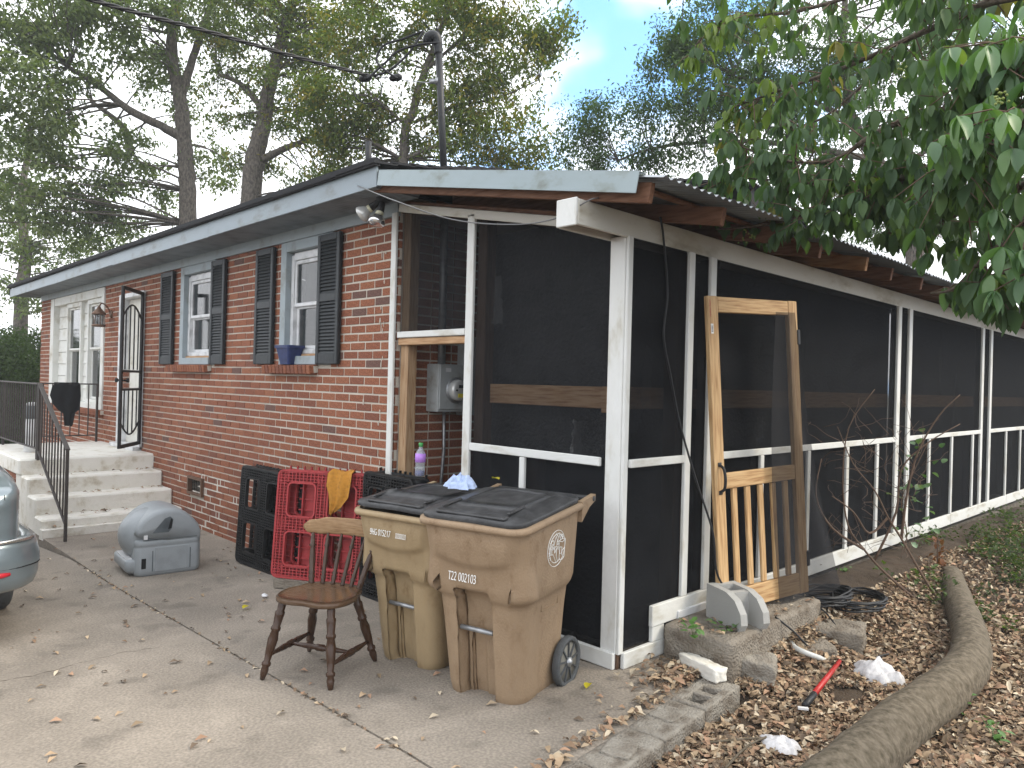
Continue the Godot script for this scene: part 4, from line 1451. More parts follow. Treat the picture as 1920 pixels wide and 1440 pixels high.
func one_bin(label: String, at: Vector3, turn: float, sc: float, m: Material, lid_open: float, near: bool) -> Node3D:
	var t := thing("trash_bin", label, "trash bin", at, turn, "wheeled bins beside the porch")
	t.scale = V(sc, sc, sc)
	var st := mb(true)
	var ys := [0.0, 0.012, 0.06, 0.15, 0.25, 0.30, 0.33, 0.36, 0.42, 0.48, 0.50, 0.515, 0.53, 0.545, 0.56, 0.58, 0.62, 0.66, 0.675, 0.69, 0.705, 0.72, 0.74, 0.78, 0.82, 0.86, 0.885]
	var rings := []
	for y in ys:
		var ring := []
		var hw := lut(BY, BW, y)
		var zf := lut(BY, BF, y)
		var zb := lut(BY, BB, y)
		for q in rrect(hw, zf, zb, 0.085, 10, 44, 7):
			var x: float = q[0]
			var z: float = q[1]
			if absf(z - zf) < 0.0005: z = bin_front(x, y)
			elif absf(x) > hw - 0.086 and z > zf - 0.10:
				# knuckle below the front corners
				var k := smoothstep(0.515, 0.545, y) * smoothstep(0.74, 0.56, y) * 0.028
				var o := Vector2(x - signf(x) * (hw - 0.085), z - (zf - 0.085)).normalized()
				x += o.x * k; z += o.y * k
			elif absf(absf(x) - hw) < 0.0005:
				# shallow vertical panel in the sides
				x -= signf(x) * 0.010 * smoothstep(0.50, 0.47, y) * smoothstep(zf - 0.15, zf - 0.19, z)
			ring.append(V(x, y * rise(z), z))
		rings.append(ring)
	ringset(st, rings, true, false)
	obj("body", st, m, t)
	# rim
	st = mb(true)
	rings = []
	for e in [[0.0, 0.868], [0.018, 0.872], [0.022, 0.885], [0.018, 0.90], [0.0, 0.905], [-0.02, 0.90]]:
		var ring := []
		for q in rrect(0.297 + e[0], 0.152 + e[0], -0.492 - e[0], 0.08, 8, 8, 7): ring.append(V(q[0], e[1] * rise(q[1]), q[1]))
		rings.append(ring)
	ringset(st, rings, false, false)
	obj("rim", st, m, t)
	# handle arms and bar at the back
	for s in [-1, 1]:
		st = mb()
		prism(st, PackedVector2Array([Vector2(-0.44, 0.86), Vector2(-0.53, 0.93), Vector2(-0.60, 0.955), Vector2(-0.60, 0.99), Vector2(-0.44, 0.965)]), 0.03, Transform3D(Basis(V(0, 0, 1), V(0, 1, 0), V(-1, 0, 0)), V(0.285 * s + (0.03 if s > 0 else 0.0), 0.0, 0.0)))
		obj("handle_arm", st, m, t)
	st = mb(true)
	tube(st, [V(-0.32, 0.968, -0.575), V(0.32, 0.968, -0.575)], 0.014, 10)
	obj("handle", st, M.lid, t)
	# grab bar across the front pocket
	st = mb(true)
	tube(st, [V(-0.115, 0.355, 0.018), V(0.075, 0.355, 0.018)], 0.0125, 12)
	obj("lift_bar", st, M.zinc, t)
	# lid: domed sheet with lip and raised panel, hinged at the back
	var lid := Node3D.new()
	lid.name = "lid"
	t.add_child(lid, true)
	var hinge := V(0, 0.905 * rise(-0.49) + 0.004, -0.49)
	lid.transform = Transform3D(Basis.from_euler(V(-lid_open, 0, 0)), hinge)
	st = mb(true)
	rings = []
	for e in [[0.296, 0.158, 0.0], [0.300, 0.162, 0.016], [0.294, 0.155, 0.026], [0.262, 0.12, 0.030], [0.255, 0.11, 0.036], [0.22, 0.04, 0.044], [0.17, -0.03, 0.048], [0.10, -0.10, 0.046], [0.03, -0.16, 0.045]]:
		var ring := []
		for q in rrect(e[0], e[1], -0.475 + (0.296 - e[0]) * 0.75, minf(0.07, e[0] * 0.8), 8, 8, 6):
			var y: float = 0.905 * rise(q[1]) + e[2] + 0.002 * sin(q[0] * 17.0 + q[1] * 9.0)
			if not near: y += 0.05 * smoothstep(0.12, -0.1, absf(q[1] + 0.05)) * smoothstep(0.3, 0.1, absf(q[0] + 0.05))
			ring.append(V(q[0], y, q[1]) - hinge)
		rings.append(ring)
	ringset(st, rings, false, true)
	obj("shell", st, M.lid, lid)
	for e in [[V(0, 0.905 * rise(0.13) + 0.034, 0.125), V(0.40, 0.016, 0.045)], [V(-0.19, 0.905 * rise(0.0) + 0.048, 0.02), V(0.02, 0.012, 0.16)], [V(0.19, 0.905 * rise(0.0) + 0.048, 0.02), V(0.02, 0.012, 0.16)]]:
		st = mb()
		cb(st, e[0] - hinge, e[1], 0.006, Basis.from_euler(V(0.10, 0, 0)))
		obj("rib", st, M.lid, lid)
	# wheels and axle
	for s in [-1, 1]:
		var w := Node3D.new()
		w.name = "wheel"
		t.add_child(w, true)
		w.position = V(0.255 * s, 0.128, -0.42)
		st = mb(true)
		rings = []
		var nseg := 44
		for k in nseg:
			var an := TAU * k / nseg
			var ring := []
			for c in [[0.104, -0.018], [0.122, -0.022], [0.128, -0.014], [0.128, 0.014], [0.122, 0.022], [0.104, 0.018]]:
				var rr: float = c[0] + (0.003 if (k % 2 == 0 and c[0] > 0.125) else 0.0)
				ring.append(V(c[1], rr * cos(an), rr * sin(an)))
			rings.append(ring)
		rings.append(rings[0])
		ringset(st, rings, false, false)
		obj("tyre", st, M.rubber, w)
		st = mb(true)
		lathe(st, [[0, 0.105], [1, 0.105]], V(-0.008, 0, 0), V(0.008, 0, 0), 30)
		obj("rim", st, M.wheel, w)
		for k in 9:
			st = mb()
			var an := TAU * k / 9
			bx(st, V(0.011 * s, 0.06 * cos(an), 0.06 * sin(an)), V(0.012, 0.09, 0.007), Basis.from_euler(V(an, 0, 0)))
			obj("spoke", st, M.rubber, w)
		st = mb(true)
		lathe(st, [[0, 0.024], [0.7, 0.024], [0.8, 0.013], [1, 0.011]], V(0.006 * s, 0, 0), V(0.032 * s, 0, 0), 16)
		obj("hub", st, M.zinc, w)
	st = mb(true)
	tube(st, [V(-0.25, 0.128, -0.42), V(0.25, 0.128, -0.42)], 0.01, 8)
	obj("axle", st, M.zinc, t)
	return t
func bins() -> void:
	var b := one_bin("dusty tan wheeled bin with round white emblem and flat black lid", V(-0.225, -0.022, 0.80), 0.25, 1.0, M.tan, 0.0, true)
	# number on the front
	var st := mb()
	var fx := func(x: float, y: float) -> Transform3D:
		return Transform3D(Basis.from_euler(V(-0.10, 0, 0)).scaled(V(0.78, 1.35, 1)), V(x, y * rise(0.1), bin_front(x, y) + 0.009))
	letters(st, "T22 002103", 0.041, fx.call(-0.06, 0.62))
	obj("lettering", st, M.white_print, b, false)
	# emblem on the side that faces the porch
	st = mb()
	var e0 := V(lut(BY, BW, 0.73) + 0.002, 0.735 * rise(-0.2), -0.20)
	var eb := Basis(V(0, 0, -1), V(0.045, 1, 0).normalized(), V(1, 0, 0))
	var line := func(pts: Array, closed := false) -> void:
		var q := []
		for p in pts: q.append(e0 + eb * V((p[0] - 600.0) / 350.0 * 0.090, (740.0 - p[1]) / 500.0 * 0.090, 0))
		if closed: q.append(q[0])
		tube(st, q, 0.0017, 4)
	for rr in [1.0, 0.80]:
		var c := []
		for k in 41:
			var an := TAU * k / 40
			if rr > 0.9 or (an > 2.9 or an < 0.2 or true):
				c.append([600 + 350 * rr * cos(an), 740 + 500 * rr * sin(an)])
		if rr < 0.9: c = c.filter(func(p): return not (p[0] > 690 and p[1] < 1080) or p[1] < 520)
		if rr < 0.9:
			var lo := []
			for k in 26:
				var an := 0.95 + k * (PI * 2 - 1.7) / 25.0
				lo.append([600 + 280 * cos(an), 740 + 400 * sin(an)])
			line.call(lo)
		else: line.call(c)
	for pl in [[[690, 560], [840, 620], [960, 540], [820, 520], [690, 560]], [[700, 600], [700, 800], [730, 830], [740, 1090], [880, 1115], [945, 1040], [955, 560]], [[740, 740], [830, 760], [830, 930], [740, 920], [740, 740]], [[840, 990], [845, 860], [950, 790]], [[620, 1150], [520, 960], [480, 890], [360, 870], [355, 710], [410, 730], [465, 590], [410, 590], [355, 710]], [[410, 730], [425, 890]], [[465, 590], [520, 690], [530, 860]], [[450, 760], [480, 680], [510, 760]], [[680, 1130], [610, 950], [610, 800], [660, 700]], [[500, 620], [540, 430], [610, 500], [610, 690], [540, 690]], [[560, 440], [610, 365], [650, 430], [640, 560], [690, 560]], [[660, 440], [690, 400], [740, 520]], [[740, 480], [770, 400], [830, 400], [855, 460], [830, 520]], [[370, 560], [400, 500], [470, 500], [480, 580]], [[540, 860], [600, 740], [560, 690]], [[620, 560], [680, 560], [680, 640], [620, 640], [620, 560]]]:
		line.call(pl)
	var emb := obj("emblem", st, M.white_print, b)
	st = mb()
	var txt := "KEEP NASHVILLE CLEAN"
	for k in txt.length():
		if txt[k] == " ": continue
		var an := deg_to_rad(218.0 - k * 9.3)
		var o := e0 + eb * V(cos(an) * 0.0735, sin(an) * 0.0735, 0.0)
		letters(st, txt[k], 0.0145, Transform3D(eb * Basis.from_euler(V(0, 0, an - PI / 2)), o + V(0.001, 0, 0)))
	obj("lettering", st, M.white_print, emb, false)
	# raised frame with worn lettering on the same side
	st = mb()
	var f0 := V(lut(BY, BW, 0.45) - 0.008, 0.47 * rise(-0.2), -0.24)
	for e in [[V(0, 0.036, 0), V(0.006, 0.005, 0.17)], [V(0, -0.036, 0), V(0.006, 0.005, 0.17)], [V(0, 0, 0.084), V(0.006, 0.072, 0.005)], [V(0, 0, -0.084), V(0.006, 0.072, 0.005)]]:
		bx(st, f0 + e[0], e[1])
	obj("moulded_frame", st, M.tan, b)
	st = mb()
	letters(st, "TRASH", 0.055, Transform3D(Basis(V(0, 0, -1), V(0, 1, 0), V(1, 0, 0)), f0 - V(0.002, 0, 0)), 0.006)
	obj("moulded_lettering", st, M.tan, b, false)
	# second bin
	var b2 := one_bin("yellower tan wheeled bin with bottle on its raised black lid", V(-0.86, -0.03, 0.79), 0.22, 0.955, M.tan2, 0.03, false)
	st = mb()
	letters(st, "9HG 015217", 0.036, Transform3D(Basis.from_euler(V(-0.10, 0, 0)).scaled(V(0.8, 1.3, 1)), V(-0.085, 0.78 * rise(0.1), bin_front(-0.05, 0.78) + 0.008)))
	letters(st, "IIIIIIIII", 0.028, Transform3D(Basis.from_euler(V(-0.10, 0, 0)).scaled(V(0.9, 1.3, 1)), V(0.07, 0.778 * rise(0.1), bin_front(0.05, 0.78) + 0.008)))
	obj("lettering", st, M.white_print, b2, false)
	# bottle
	var ly := 0.925
	var bo := G(787, 893, ly)
	var t := thing("plastic_bottle", "clear plastic bottle with green cap and purple label on the bin lid", "bottle", bo)
	var prof := [[0.0, 0.028], [0.03, 0.033], [0.30, 0.034], [0.36, 0.030], [0.42, 0.034], [0.68, 0.034], [0.80, 0.026], [0.88, 0.013], [1.0, 0.0125]]
	st = mb(true)
	lathe(st, prof, Vector3.ZERO, V(0.004, 0.205, 0), 20)
	obj("body", st, M.bottle, t)
	st = mb(true)
	lathe(st, [[0, 0.026], [0.2, 0.031], [1, 0.0315]], V(0, 0.003, 0), V(0, 0.038, 0), 20)
	obj("liquid", st, M.blue_liquid, t)
	st = mb(true)
	lathe(st, [[0, 0.0348], [1, 0.0348]], V(0.002, 0.095, 0), V(0.003, 0.150, 0), 20)
	obj("wrapper", st, M.purple, t)
	st = mb(true)
	lathe(st, [[0, 0.015], [0.9, 0.0152], [1, 0.012]], V(0.004, 0.196, 0), V(0.0045, 0.222, 0), 16)
	obj("cap", st, M.green_cap, t)
	# crumpled blue rag
	rag("blue_rag", "crumpled pale blue rag on the black bin lid", G(862, 914, 0.97), 0.10, 0.085, M.blue_cloth, 5)
	# yellow leaf bits on the lids
	# orange cloth over the red pallet is built with the pallets
func rag(called: String, label: String, at: Vector3, r: float, hgt: float, m: Material, sd: int, cat := "rag") -> void:
	# a crumpled sheet: irregular outline, sharp folds
	var n := FastNoiseLite.new()
	n.seed = sd
	n.frequency = 1.0
	n.fractal_octaves = 3
	n.fractal_type = FastNoiseLite.FRACTAL_RIDGED
	var e := FastNoiseLite.new()
	e.seed = sd + 100
	e.frequency = 1.3
	var st := mb(cat == "bag")
	var nu := 30
	var nv := 9
	var rows := []
	for j in nv + 1:
		var row := []
		var f := float(j) / nv
		for i in nu:
			var an := TAU * i / nu
			var rr := r * (1.0 + 0.55 * e.get_noise_2d(cos(an) * 1.1, sin(an) * 1.1)) * f
			var x := cos(an) * rr
			var z := sin(an) * rr * 0.8
			var y := hgt * pow(1.0 - f * f, 0.6) * (0.55 + 0.45 * n.get_noise_2d(x / r * 0.9, z / r * 0.9)) + 0.003
			row.append(V(x + 0.05 * r * n.get_noise_2d(z / r, x / r), y, z))
		rows.append(row)
	for j in nv:
		for i in nu: quad(st, rows[j][i], rows[j][(i + 1) % nu], rows[j + 1][(i + 1) % nu], rows[j + 1][i], V(0, 1, 0))
	var o := obj(called, st, m)
	o.position = at
	tag(o, label, cat)

# ------------------------------------------------------------------ chair
func chair() -> void:
	var t := thing("wooden_chair", "worn dark wooden spindle back chair on the driveway", "chair", V(-1.115, gd(-1.1), 1.175), 0.48)
	# local: +z front, +x right; feet from the photograph
	var S := 0.405
	var leg := [[0, 0.011], [0.06, 0.017], [0.12, 0.021], [0.16, 0.017], [0.18, 0.024], [0.21, 0.024], [0.23, 0.016], [0.34, 0.022], [0.50, 0.027], [0.60, 0.020], [0.62, 0.026], [0.65, 0.026], [0.67, 0.020], [0.80, 0.025], [0.84, 0.026], [0.86, 0.020], [0.94, 0.022], [1.0, 0.017]]
	var feet := {}
	for e in [["fl", -0.205, 0.225, -0.145, 0.14], ["fr", 0.205, 0.225, 0.145, 0.14], ["bl", -0.215, -0.225, -0.125, -0.13], ["br", 0.215, -0.225, 0.125, -0.13]]:
		var st := mb(true)
		var a := V(e[1], 0.0, e[2])
		var b := V(e[3], S, e[4])
		feet[e[0]] = [a, b]
		lathe(st, leg, a, b, 14)
		obj("leg", st, M.walnut, t)
	# stretchers
	var strp := [[0, 0.009], [0.15, 0.011], [0.35, 0.017], [0.42, 0.014], [0.45, 0.019], [0.55, 0.019], [0.58, 0.014], [0.65, 0.017], [0.85, 0.011], [1, 0.009]]
	var sl: Array = [feet.fl[0].lerp(feet.fl[1], 0.30), feet.bl[0].lerp(feet.bl[1], 0.30)]
	var sr: Array = [feet.fr[0].lerp(feet.fr[1], 0.30), feet.br[0].lerp(feet.br[1], 0.30)]
	for e in [sl, sr, [sl[0].lerp(sl[1], 0.5), sr[0].lerp(sr[1], 0.5)]]:
		var st := mb(true)
		lathe(st, strp, e[0], e[1], 12)
		obj("stretcher", st, M.walnut, t)
	# saddle seat
	var st := mb(true)
	var out := []
	for k in 40:
		var an := TAU * k / 40
		var c := cos(an)
		var s := sin(an)
		var x := 0.215 * signf(c) * pow(absf(c), 0.62)
		var z := 0.205 * signf(s) * pow(absf(s), 0.62)
		if z < 0: x *= 0.86
		if z > 0: z -= 0.018 * (1.0 - smoothstep(0.0, 0.10, absf(x)) * 1.0) + 0.0
		out.append(Vector2(x, z))
	var rings := []
	for e in [[0.93, -0.012], [1.0, -0.006], [1.0, 0.014], [0.96, 0.022], [0.8, 0.021], [0.55, 0.014], [0.25, 0.011]]:
		var ring := []
		for q in out: ring.append(V(q.x * e[0], S + e[1], q.y * e[0]))
		rings.append(ring)
	ringset(st, rings)
	obj("seat", st, M.walnut_seat, t)
	# back: six turned spindles and a crest board
	var sp := [[0, 0.010], [0.05, 0.013], [0.12, 0.012], [0.16, 0.015], [0.20, 0.010], [0.24, 0.015], [0.28, 0.011], [0.50, 0.013], [0.68, 0.010], [0.72, 0.009], [0.76, 0.015], [0.80, 0.010], [0.92, 0.009], [1, 0.007]]
	var top_y := 0.690
	for k in 6:
		var u := k / 5.0 * 2.0 - 1.0
		var a := V(u * 0.150, S + 0.012, -0.155 + 0.028 * u * u)
		var b := V(u * 0.205, top_y, -0.262 + 0.045 * u * u)
		st = mb(true)
		var pr := []
		for e in sp: pr.append([e[0], e[1] * (1.35 if k == 0 or k == 5 else 1.0)])
		lathe(st, pr, a, b, 12)
		obj("spindle", st, M.walnut, t)
	st = mb(true)
	rings = []
	var n := 24
	for k in n + 1:
		var u := k / float(n) * 2.0 - 1.0
		var hh := 0.040 * pow(maxf(1.0 - pow(absf(u), 16.0), 0.0), 0.5) + 0.008 * smoothstep(0.75, 0.60, absf(u))
		hh = maxf(hh, 0.012)
		var c := V(u * 0.258, top_y + 0.035 + 0.006 * smoothstep(0.75, 0.5, absf(u)), -0.278 + 0.062 * u * u)
		var nrm := V(u * 0.45, 0.18, 1).normalized()
		var upv := (Vector3.UP - nrm * nrm.y).normalized()
		var ring := []
		for q in [[-1, -0.85], [-1, 0.85], [-0.7, 1.0], [0.7, 1.0], [1, 0.85], [1, -0.85], [0.7, -1.0], [-0.7, -1.0]]:
			ring.append(c + nrm * (0.012 * q[0]) + upv * (hh * q[1]))
		rings.append(ring)
	ringset(st, rings)
	obj("crest_rail", st, M.worn_wood, t)

# ------------------------------------------------------------------ pallets
func pallet(label: String, m: Material, at: Vector3, turn: float, lean: float, W: float, H: float) -> Node3D:
	var t := thing("plastic_pallet", label, "pallet", at, turn)
	t.rotation = V(-lean, turn, 0)
	# openings of the deck: two by two
	var mx := W * 0.13
	var my := H * 0.125
	var gx := W * 0.15
	var gy := H * 0.15
	var ow := (W - 2 * mx - gx) / 2
	var oh := (H - 2 * my - gy) / 2
	var holes := []
	for i in 2:
		for j in 2: holes.append(Rect2(-W / 2 + mx + i * (ow + gx), my + j * (oh + gy), ow, oh))
	var clear := func(p: Vector2, pad: float) -> bool:
		for h in holes:
			if h.grow(pad).has_point(p): return false
		return true
	for side in 2:
		var z0 := -0.012 if side == 0 else -0.135
		var st := mb()
		# rims of the sheet and of the openings
		var ringr := func(c: Vector2, hw: float, hh: float, r: float, w: float) -> void:
			var a := rrect(hw, hh, -hh, r, 1, 1, 4)
			var b := rrect(hw - w, hh - w, -hh + w, maxf(r - w, 0.004), 1, 1, 4)
			for k in a.size():
				var k2: int = (k + 1) % a.size()
				var pa := V(c.x + a[k][0], c.y + a[k][1], z0)
				var pb := V(c.x + a[k2][0], c.y + a[k2][1], z0)
				var qa := V(c.x + b[k][0], c.y + b[k][1], z0)
				var qb := V(c.x + b[k2][0], c.y + b[k2][1], z0)
				var f := V(0, 0, 0.012)
				var g := V(0, 0, -0.018)
				quad(st, pa + f, pb + f, qb + f, qa + f, V(0, 0, 1))
				quad(st, pa + g, pb + g, qb + g, qa + g, V(0, 0, -1))
				quad(st, pa + f, pb + f, pb + g, pa + g, pa - V(c.x, c.y, z0))
				quad(st, qa + f, qb + f, qb + g, qa + g, V(c.x, c.y, z0) - qa)
		ringr.call(Vector2(0, H / 2), W / 2, H / 2, 0.05, 0.016)
		for h in holes: ringr.call(h.get_center(), h.size.x / 2 + 0.012, h.size.y / 2 + 0.012, 0.045, 0.014)
		# ribs in between, deep boxes with small openings
		var sp := 0.026 if side == 0 else 0.05
		var y := 0.022
		while y < H - 0.015:
			var x := -W / 2 + 0.016
			while x < W / 2 - 0.016:
				if clear.call(Vector2(x + sp / 2, y), 0.010): bx(st, V(x + sp / 2, y, z0), V(sp + 0.001, 0.0065, 0.018))
				x += sp
			y += sp * 0.85
		var x2 := -W / 2 + 0.03
		while x2 < W / 2 - 0.02:
			y = 0.016
			while y < H - 0.016:
				if clear.call(Vector2(x2, y + sp * 0.42), 0.010): bx(st, V(x2, y + sp * 0.42, z0), V(0.0075, sp * 0.85 + 0.001, 0.020))
				y += sp * 0.85
			x2 += sp * 1.25
		for e in [[Vector2(0, my / 2), Vector2(W - 0.05, my - 0.03)], [Vector2(0, H - my / 2), Vector2(W - 0.05, my - 0.03)], [Vector2(0, H / 2), Vector2(W - 0.04, gy - 0.03)], [Vector2(-W / 2 + mx / 2, H / 2), Vector2(mx - 0.03, H - 0.05)], [Vector2(W / 2 - mx / 2, H / 2), Vector2(mx - 0.03, H - 0.05)], [Vector2(0, H / 2), Vector2(gx - 0.03, H - 0.05)]]:
			bx(st, V(e[0].x, e[0].y, z0 - 0.024 - 0.0007 * (e[0].x + e[0].y + e[1].x)), V(e[1].x, e[1].y, 0.004))
		# round bosses at the corners and crossings
		if side == 0:
			for bx_ in [-1, 0, 1]:
				for by_ in [0, 1, 2]:
					var c := V(bx_ * (W / 2 - mx * 0.55), my * 0.55 + by_ * (H - my * 1.1) / 2.0, z0)
					for r in [0.018, 0.034, 0.048]:
						var pts := []
						for k in 17: pts.append(c + V(cos(TAU * k / 16) * r, sin(TAU * k / 16) * r, 0.006))
						tube(st, pts, 0.003, 4)
		obj("front_deck" if side == 0 else "rear_deck", st, m, t)
	# thin inner web seen through the openings
	for h in holes:
		var st := mb()
		for k in 2: bx(st, V(h.position.x + h.size.x * (0.38 + k * 0.5), h.get_center().y, -0.10), V(0.012, h.size.y + 0.02, 0.05))
		for k in 3: bx(st, V(h.get_center().x + h.size.x * 0.1, h.position.y + h.size.y * (k + 0.5) / 3, -0.112), V(h.size.x * 0.8, 0.010, 0.03))
		bx(st, V(h.get_center().x + h.size.x * 0.16, h.get_center().y, -0.118), V(h.size.x * 0.72, h.size.y + 0.02, 0.006))
		obj("inner_web", st, m, t)
	# feet between the decks
	for i in 3:
		for j in 3:
			var st := mb(true)
			var c := V((i - 1) * (W / 2 - 0.06), 0.06 + j * (H - 0.12) / 2, 0)
			var rings := []
			for z in [-0.028, -0.118]:
				var ring := []
				for q in rrect(0.052, 0.052, -0.052, 0.025, 1, 1, 4): ring.append(c + V(q[0], q[1], z))
				rings.append(ring)
			ringset(st, rings)
			obj("block", st, m, t)
	return t
func pallets() -> void:
	pallet("black plastic pallet leaning on the brick wall beside red pallet", M.black_plastic, V(-3.60, gd(-3.6) + 0.005, 0.345), 0.02, 0.05, 0.86, 0.86)
	pallet("black plastic pallet mostly hidden between red pallet and bin", M.black_plastic, V(-2.00, gd(-2.2) + 0.005, 0.165), 0.0, 0.02, 0.62, 0.93)
	var r := pallet("red plastic pallet with orange cloth hung over its top", M.red_plastic, V(-2.64, gd(-2.7) + 0.075, 0.34), 0.54, 0.09, 0.78, 0.84)
	# white tape round the edge
	for y in [0.04, 0.80]:
		var st := mb()
		bx(st, V(0.391, y, -0.07), V(0.012, 0.07, 0.05))
		obj("tape", st, M.vinyl, r)
	var st := mb()
	bx(st, V(-2.68, gd(-2.7) + 0.035, 0.27), V(0.70, 0.07, 0.20), Basis.from_euler(V(0, 0.54, 0)))
	tag(obj("timber_block", st, M.slab), "grey slab under the red pallet", "slab")
	# orange cloth
	st = mb(true)
	var xf := r.transform
	var rows := []
	for e in [[-0.14, -0.10, 0.155, 0.165], [-0.06, 0.0, 0.10, 0.26], [-0.01, 0.012, 0.07, 0.27], [0.022, -0.012, 0.055, 0.265], [0.03, -0.10, 0.05, 0.26], [0.036, -0.18, 0.075, 0.25], [0.034, -0.26, 0.085, 0.19], [0.03, -0.33, 0.09, 0.12]]:
		var row := []
		for i in 9:
			var f := i / 8.0
			row.append(xf * V(lerpf(e[2], e[3], f), 0.845 + e[1] + 0.012 * sin(f * 9.0 + e[1] * 20.0), e[0] + 0.012 * sin(f * 14.0 + e[1] * 6.0)))
		rows.append(row)
	for j in rows.size() - 1:
		for i in 8: quad(st, rows[j][i], rows[j][i + 1], rows[j + 1][i + 1], rows[j + 1][i], V(0.4, 0.4, 0.8))
	tag(obj("orange_cloth", st, M.orange_cloth), "orange cloth draped over the top of the red pallet", "cloth")

# ------------------------------------------------------------------ grey domed box
func litter_box() -> void:
	var t := thing("litter_box", "grey domed plastic litter box standing on the driveway", "litter box", V(-4.24, gd(-4.3), 0.93), -0.10)
	var st := mb(true)
	var rings := []
	for e in [[0.94, 0.0], [0.985, 0.02], [1.0, 0.05], [1.0, 0.235], [0.985, 0.245], [1.0, 0.252], [1.0, 0.285], [0.97, 0.30]]:
		var ring := []
		for q in rrect(0.27 * e[0], 0.25 * e[0], -0.27 * e[0], 0.055, 5, 5, 6): ring.append(V(q[0], e[1], q[1]))
		rings.append(ring)
	ringset(st, rings)
	obj("base", st, M.grey_plastic, t)
	# hood: side profile swept across with rounded shoulders; an arc over the drum, then a slope to the back
	var prof := []
	for k in 13:
		var an := deg_to_rad(lerpf(12.0, 128.0, k / 12.0))
		prof.append(Vector2(0.0 + 0.258 * cos(an), 0.295 + 0.258 * sin(an)))
	prof.append_array([Vector2(-0.215, 0.445), Vector2(-0.25, 0.40), Vector2(-0.268, 0.34), Vector2(-0.268, 0.285), Vector2(0.0, 0.285)])
	st = mb(true)
	rings = []
	for e in [[-0.269, 0.84], [-0.264, 0.90], [-0.25, 0.955], [-0.225, 0.985], [-0.17, 1.0], [0.0, 1.0], [0.17, 1.0], [0.225, 0.985], [0.25, 0.955], [0.264, 0.90], [0.269, 0.84]]:
		var ring := []
		for p in prof: ring.append(V(e[0], 0.285 + (p.y - 0.285) * e[1], p.x * lerpf(1.0, e[1], 0.4)))
		rings.append(ring)
	ringset(st, rings)
	obj("hood", st, M.grey_plastic, t)
	# drum bulging from the front
	st = mb(true)
	rings = []
	for k in 15:
		var f := PI * k / 14.0
		var rr := pow(sin(f), 0.45)
		var ring := []
		for q in 32:
			var an := TAU * q / 32
			ring.append(V(-0.238 * cos(f), 0.30 + 0.232 * rr * sin(an), 0.075 + 0.25 * rr * cos(an)))
		rings.append(ring)
	ringset(st, rings)
	obj("drum", st, M.grey_plastic, t)
	# tray lip at the front, seams, panel, handles
	st = mb(true)
	rings = []
	for e in [[0.92, 0.03], [1.0, 0.06], [1.0, 0.125], [0.97, 0.14]]:
		var ring := []
		for q in rrect(0.235 * e[0], 0.315 * e[0], 0.1, 0.04, 3, 3, 5): ring.append(V(q[0], e[1], q[1]))
		rings.append(ring)
	ringset(st, rings)
	obj("tray", st, M.grey_plastic, t)
	st = mb()
	bx(st, V(0, 0.142, 0.28), V(0.36, 0.01, 0.05))
	obj("tray_lip", st, M.vinyl, t)
	for s in [1, -1]:
		st = mb()
		cb(st, V(0.270 * s, 0.135, -0.03), V(0.006, 0.20, 0.26), 0.003)
		obj("side_panel", st, M.grey_plastic, t)
		st = mb()
		for z in [0.118, -0.178]: bx(st, V(0.270 * s, 0.125, z), V(0.004, 0.17, 0.007))
		bx(st, V(0.266 * s, 0.30, -0.02), V(0.010, 0.004, 0.42))
		obj("groove", st, M.grey_dark, t)
		st = mb()
		cb(st, V(0.270 * s, 0.11, 0.185), V(0.006, 0.085, 0.035), 0.003)
		obj("hand_slot", st, M.hole, t)
		# dark grip panel in the hood; black sliver paints the shaded gap
		var gb := Basis(V(0, 0, -s), V(0, 1, 0), V(s, 0, 0))
		st = mb()
		prism(st, PackedVector2Array([Vector2(-0.155, 0.0), Vector2(-0.06, 0.115), Vector2(-0.02, 0.13), Vector2(0.005, 0.105), Vector2(-0.005, 0.03), Vector2(-0.03, 0.0)]), 0.004, Transform3D(gb, V(0.2685 * s, 0.355, -0.03)))
		obj("grip", st, M.grey_dark, t)
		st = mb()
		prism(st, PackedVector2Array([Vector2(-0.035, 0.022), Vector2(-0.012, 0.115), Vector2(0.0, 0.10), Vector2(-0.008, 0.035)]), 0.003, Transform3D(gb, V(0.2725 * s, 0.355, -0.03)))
		obj("grip_shade", st, M.hole, t)
	st = mb()
	bx(st, V(0.270, 0.325, 0.175), V(0.004, 0.035, 0.03))
	obj("sticker", st, M.vinyl, t)
	st = mb()
	cb(st, V(0.05, 0.535, -0.06), V(0.10, 0.01, 0.05), 0.003, Basis.from_euler(V(-0.3, 0, 0)))
	obj("top_vent", st, M.grey_dark, t)

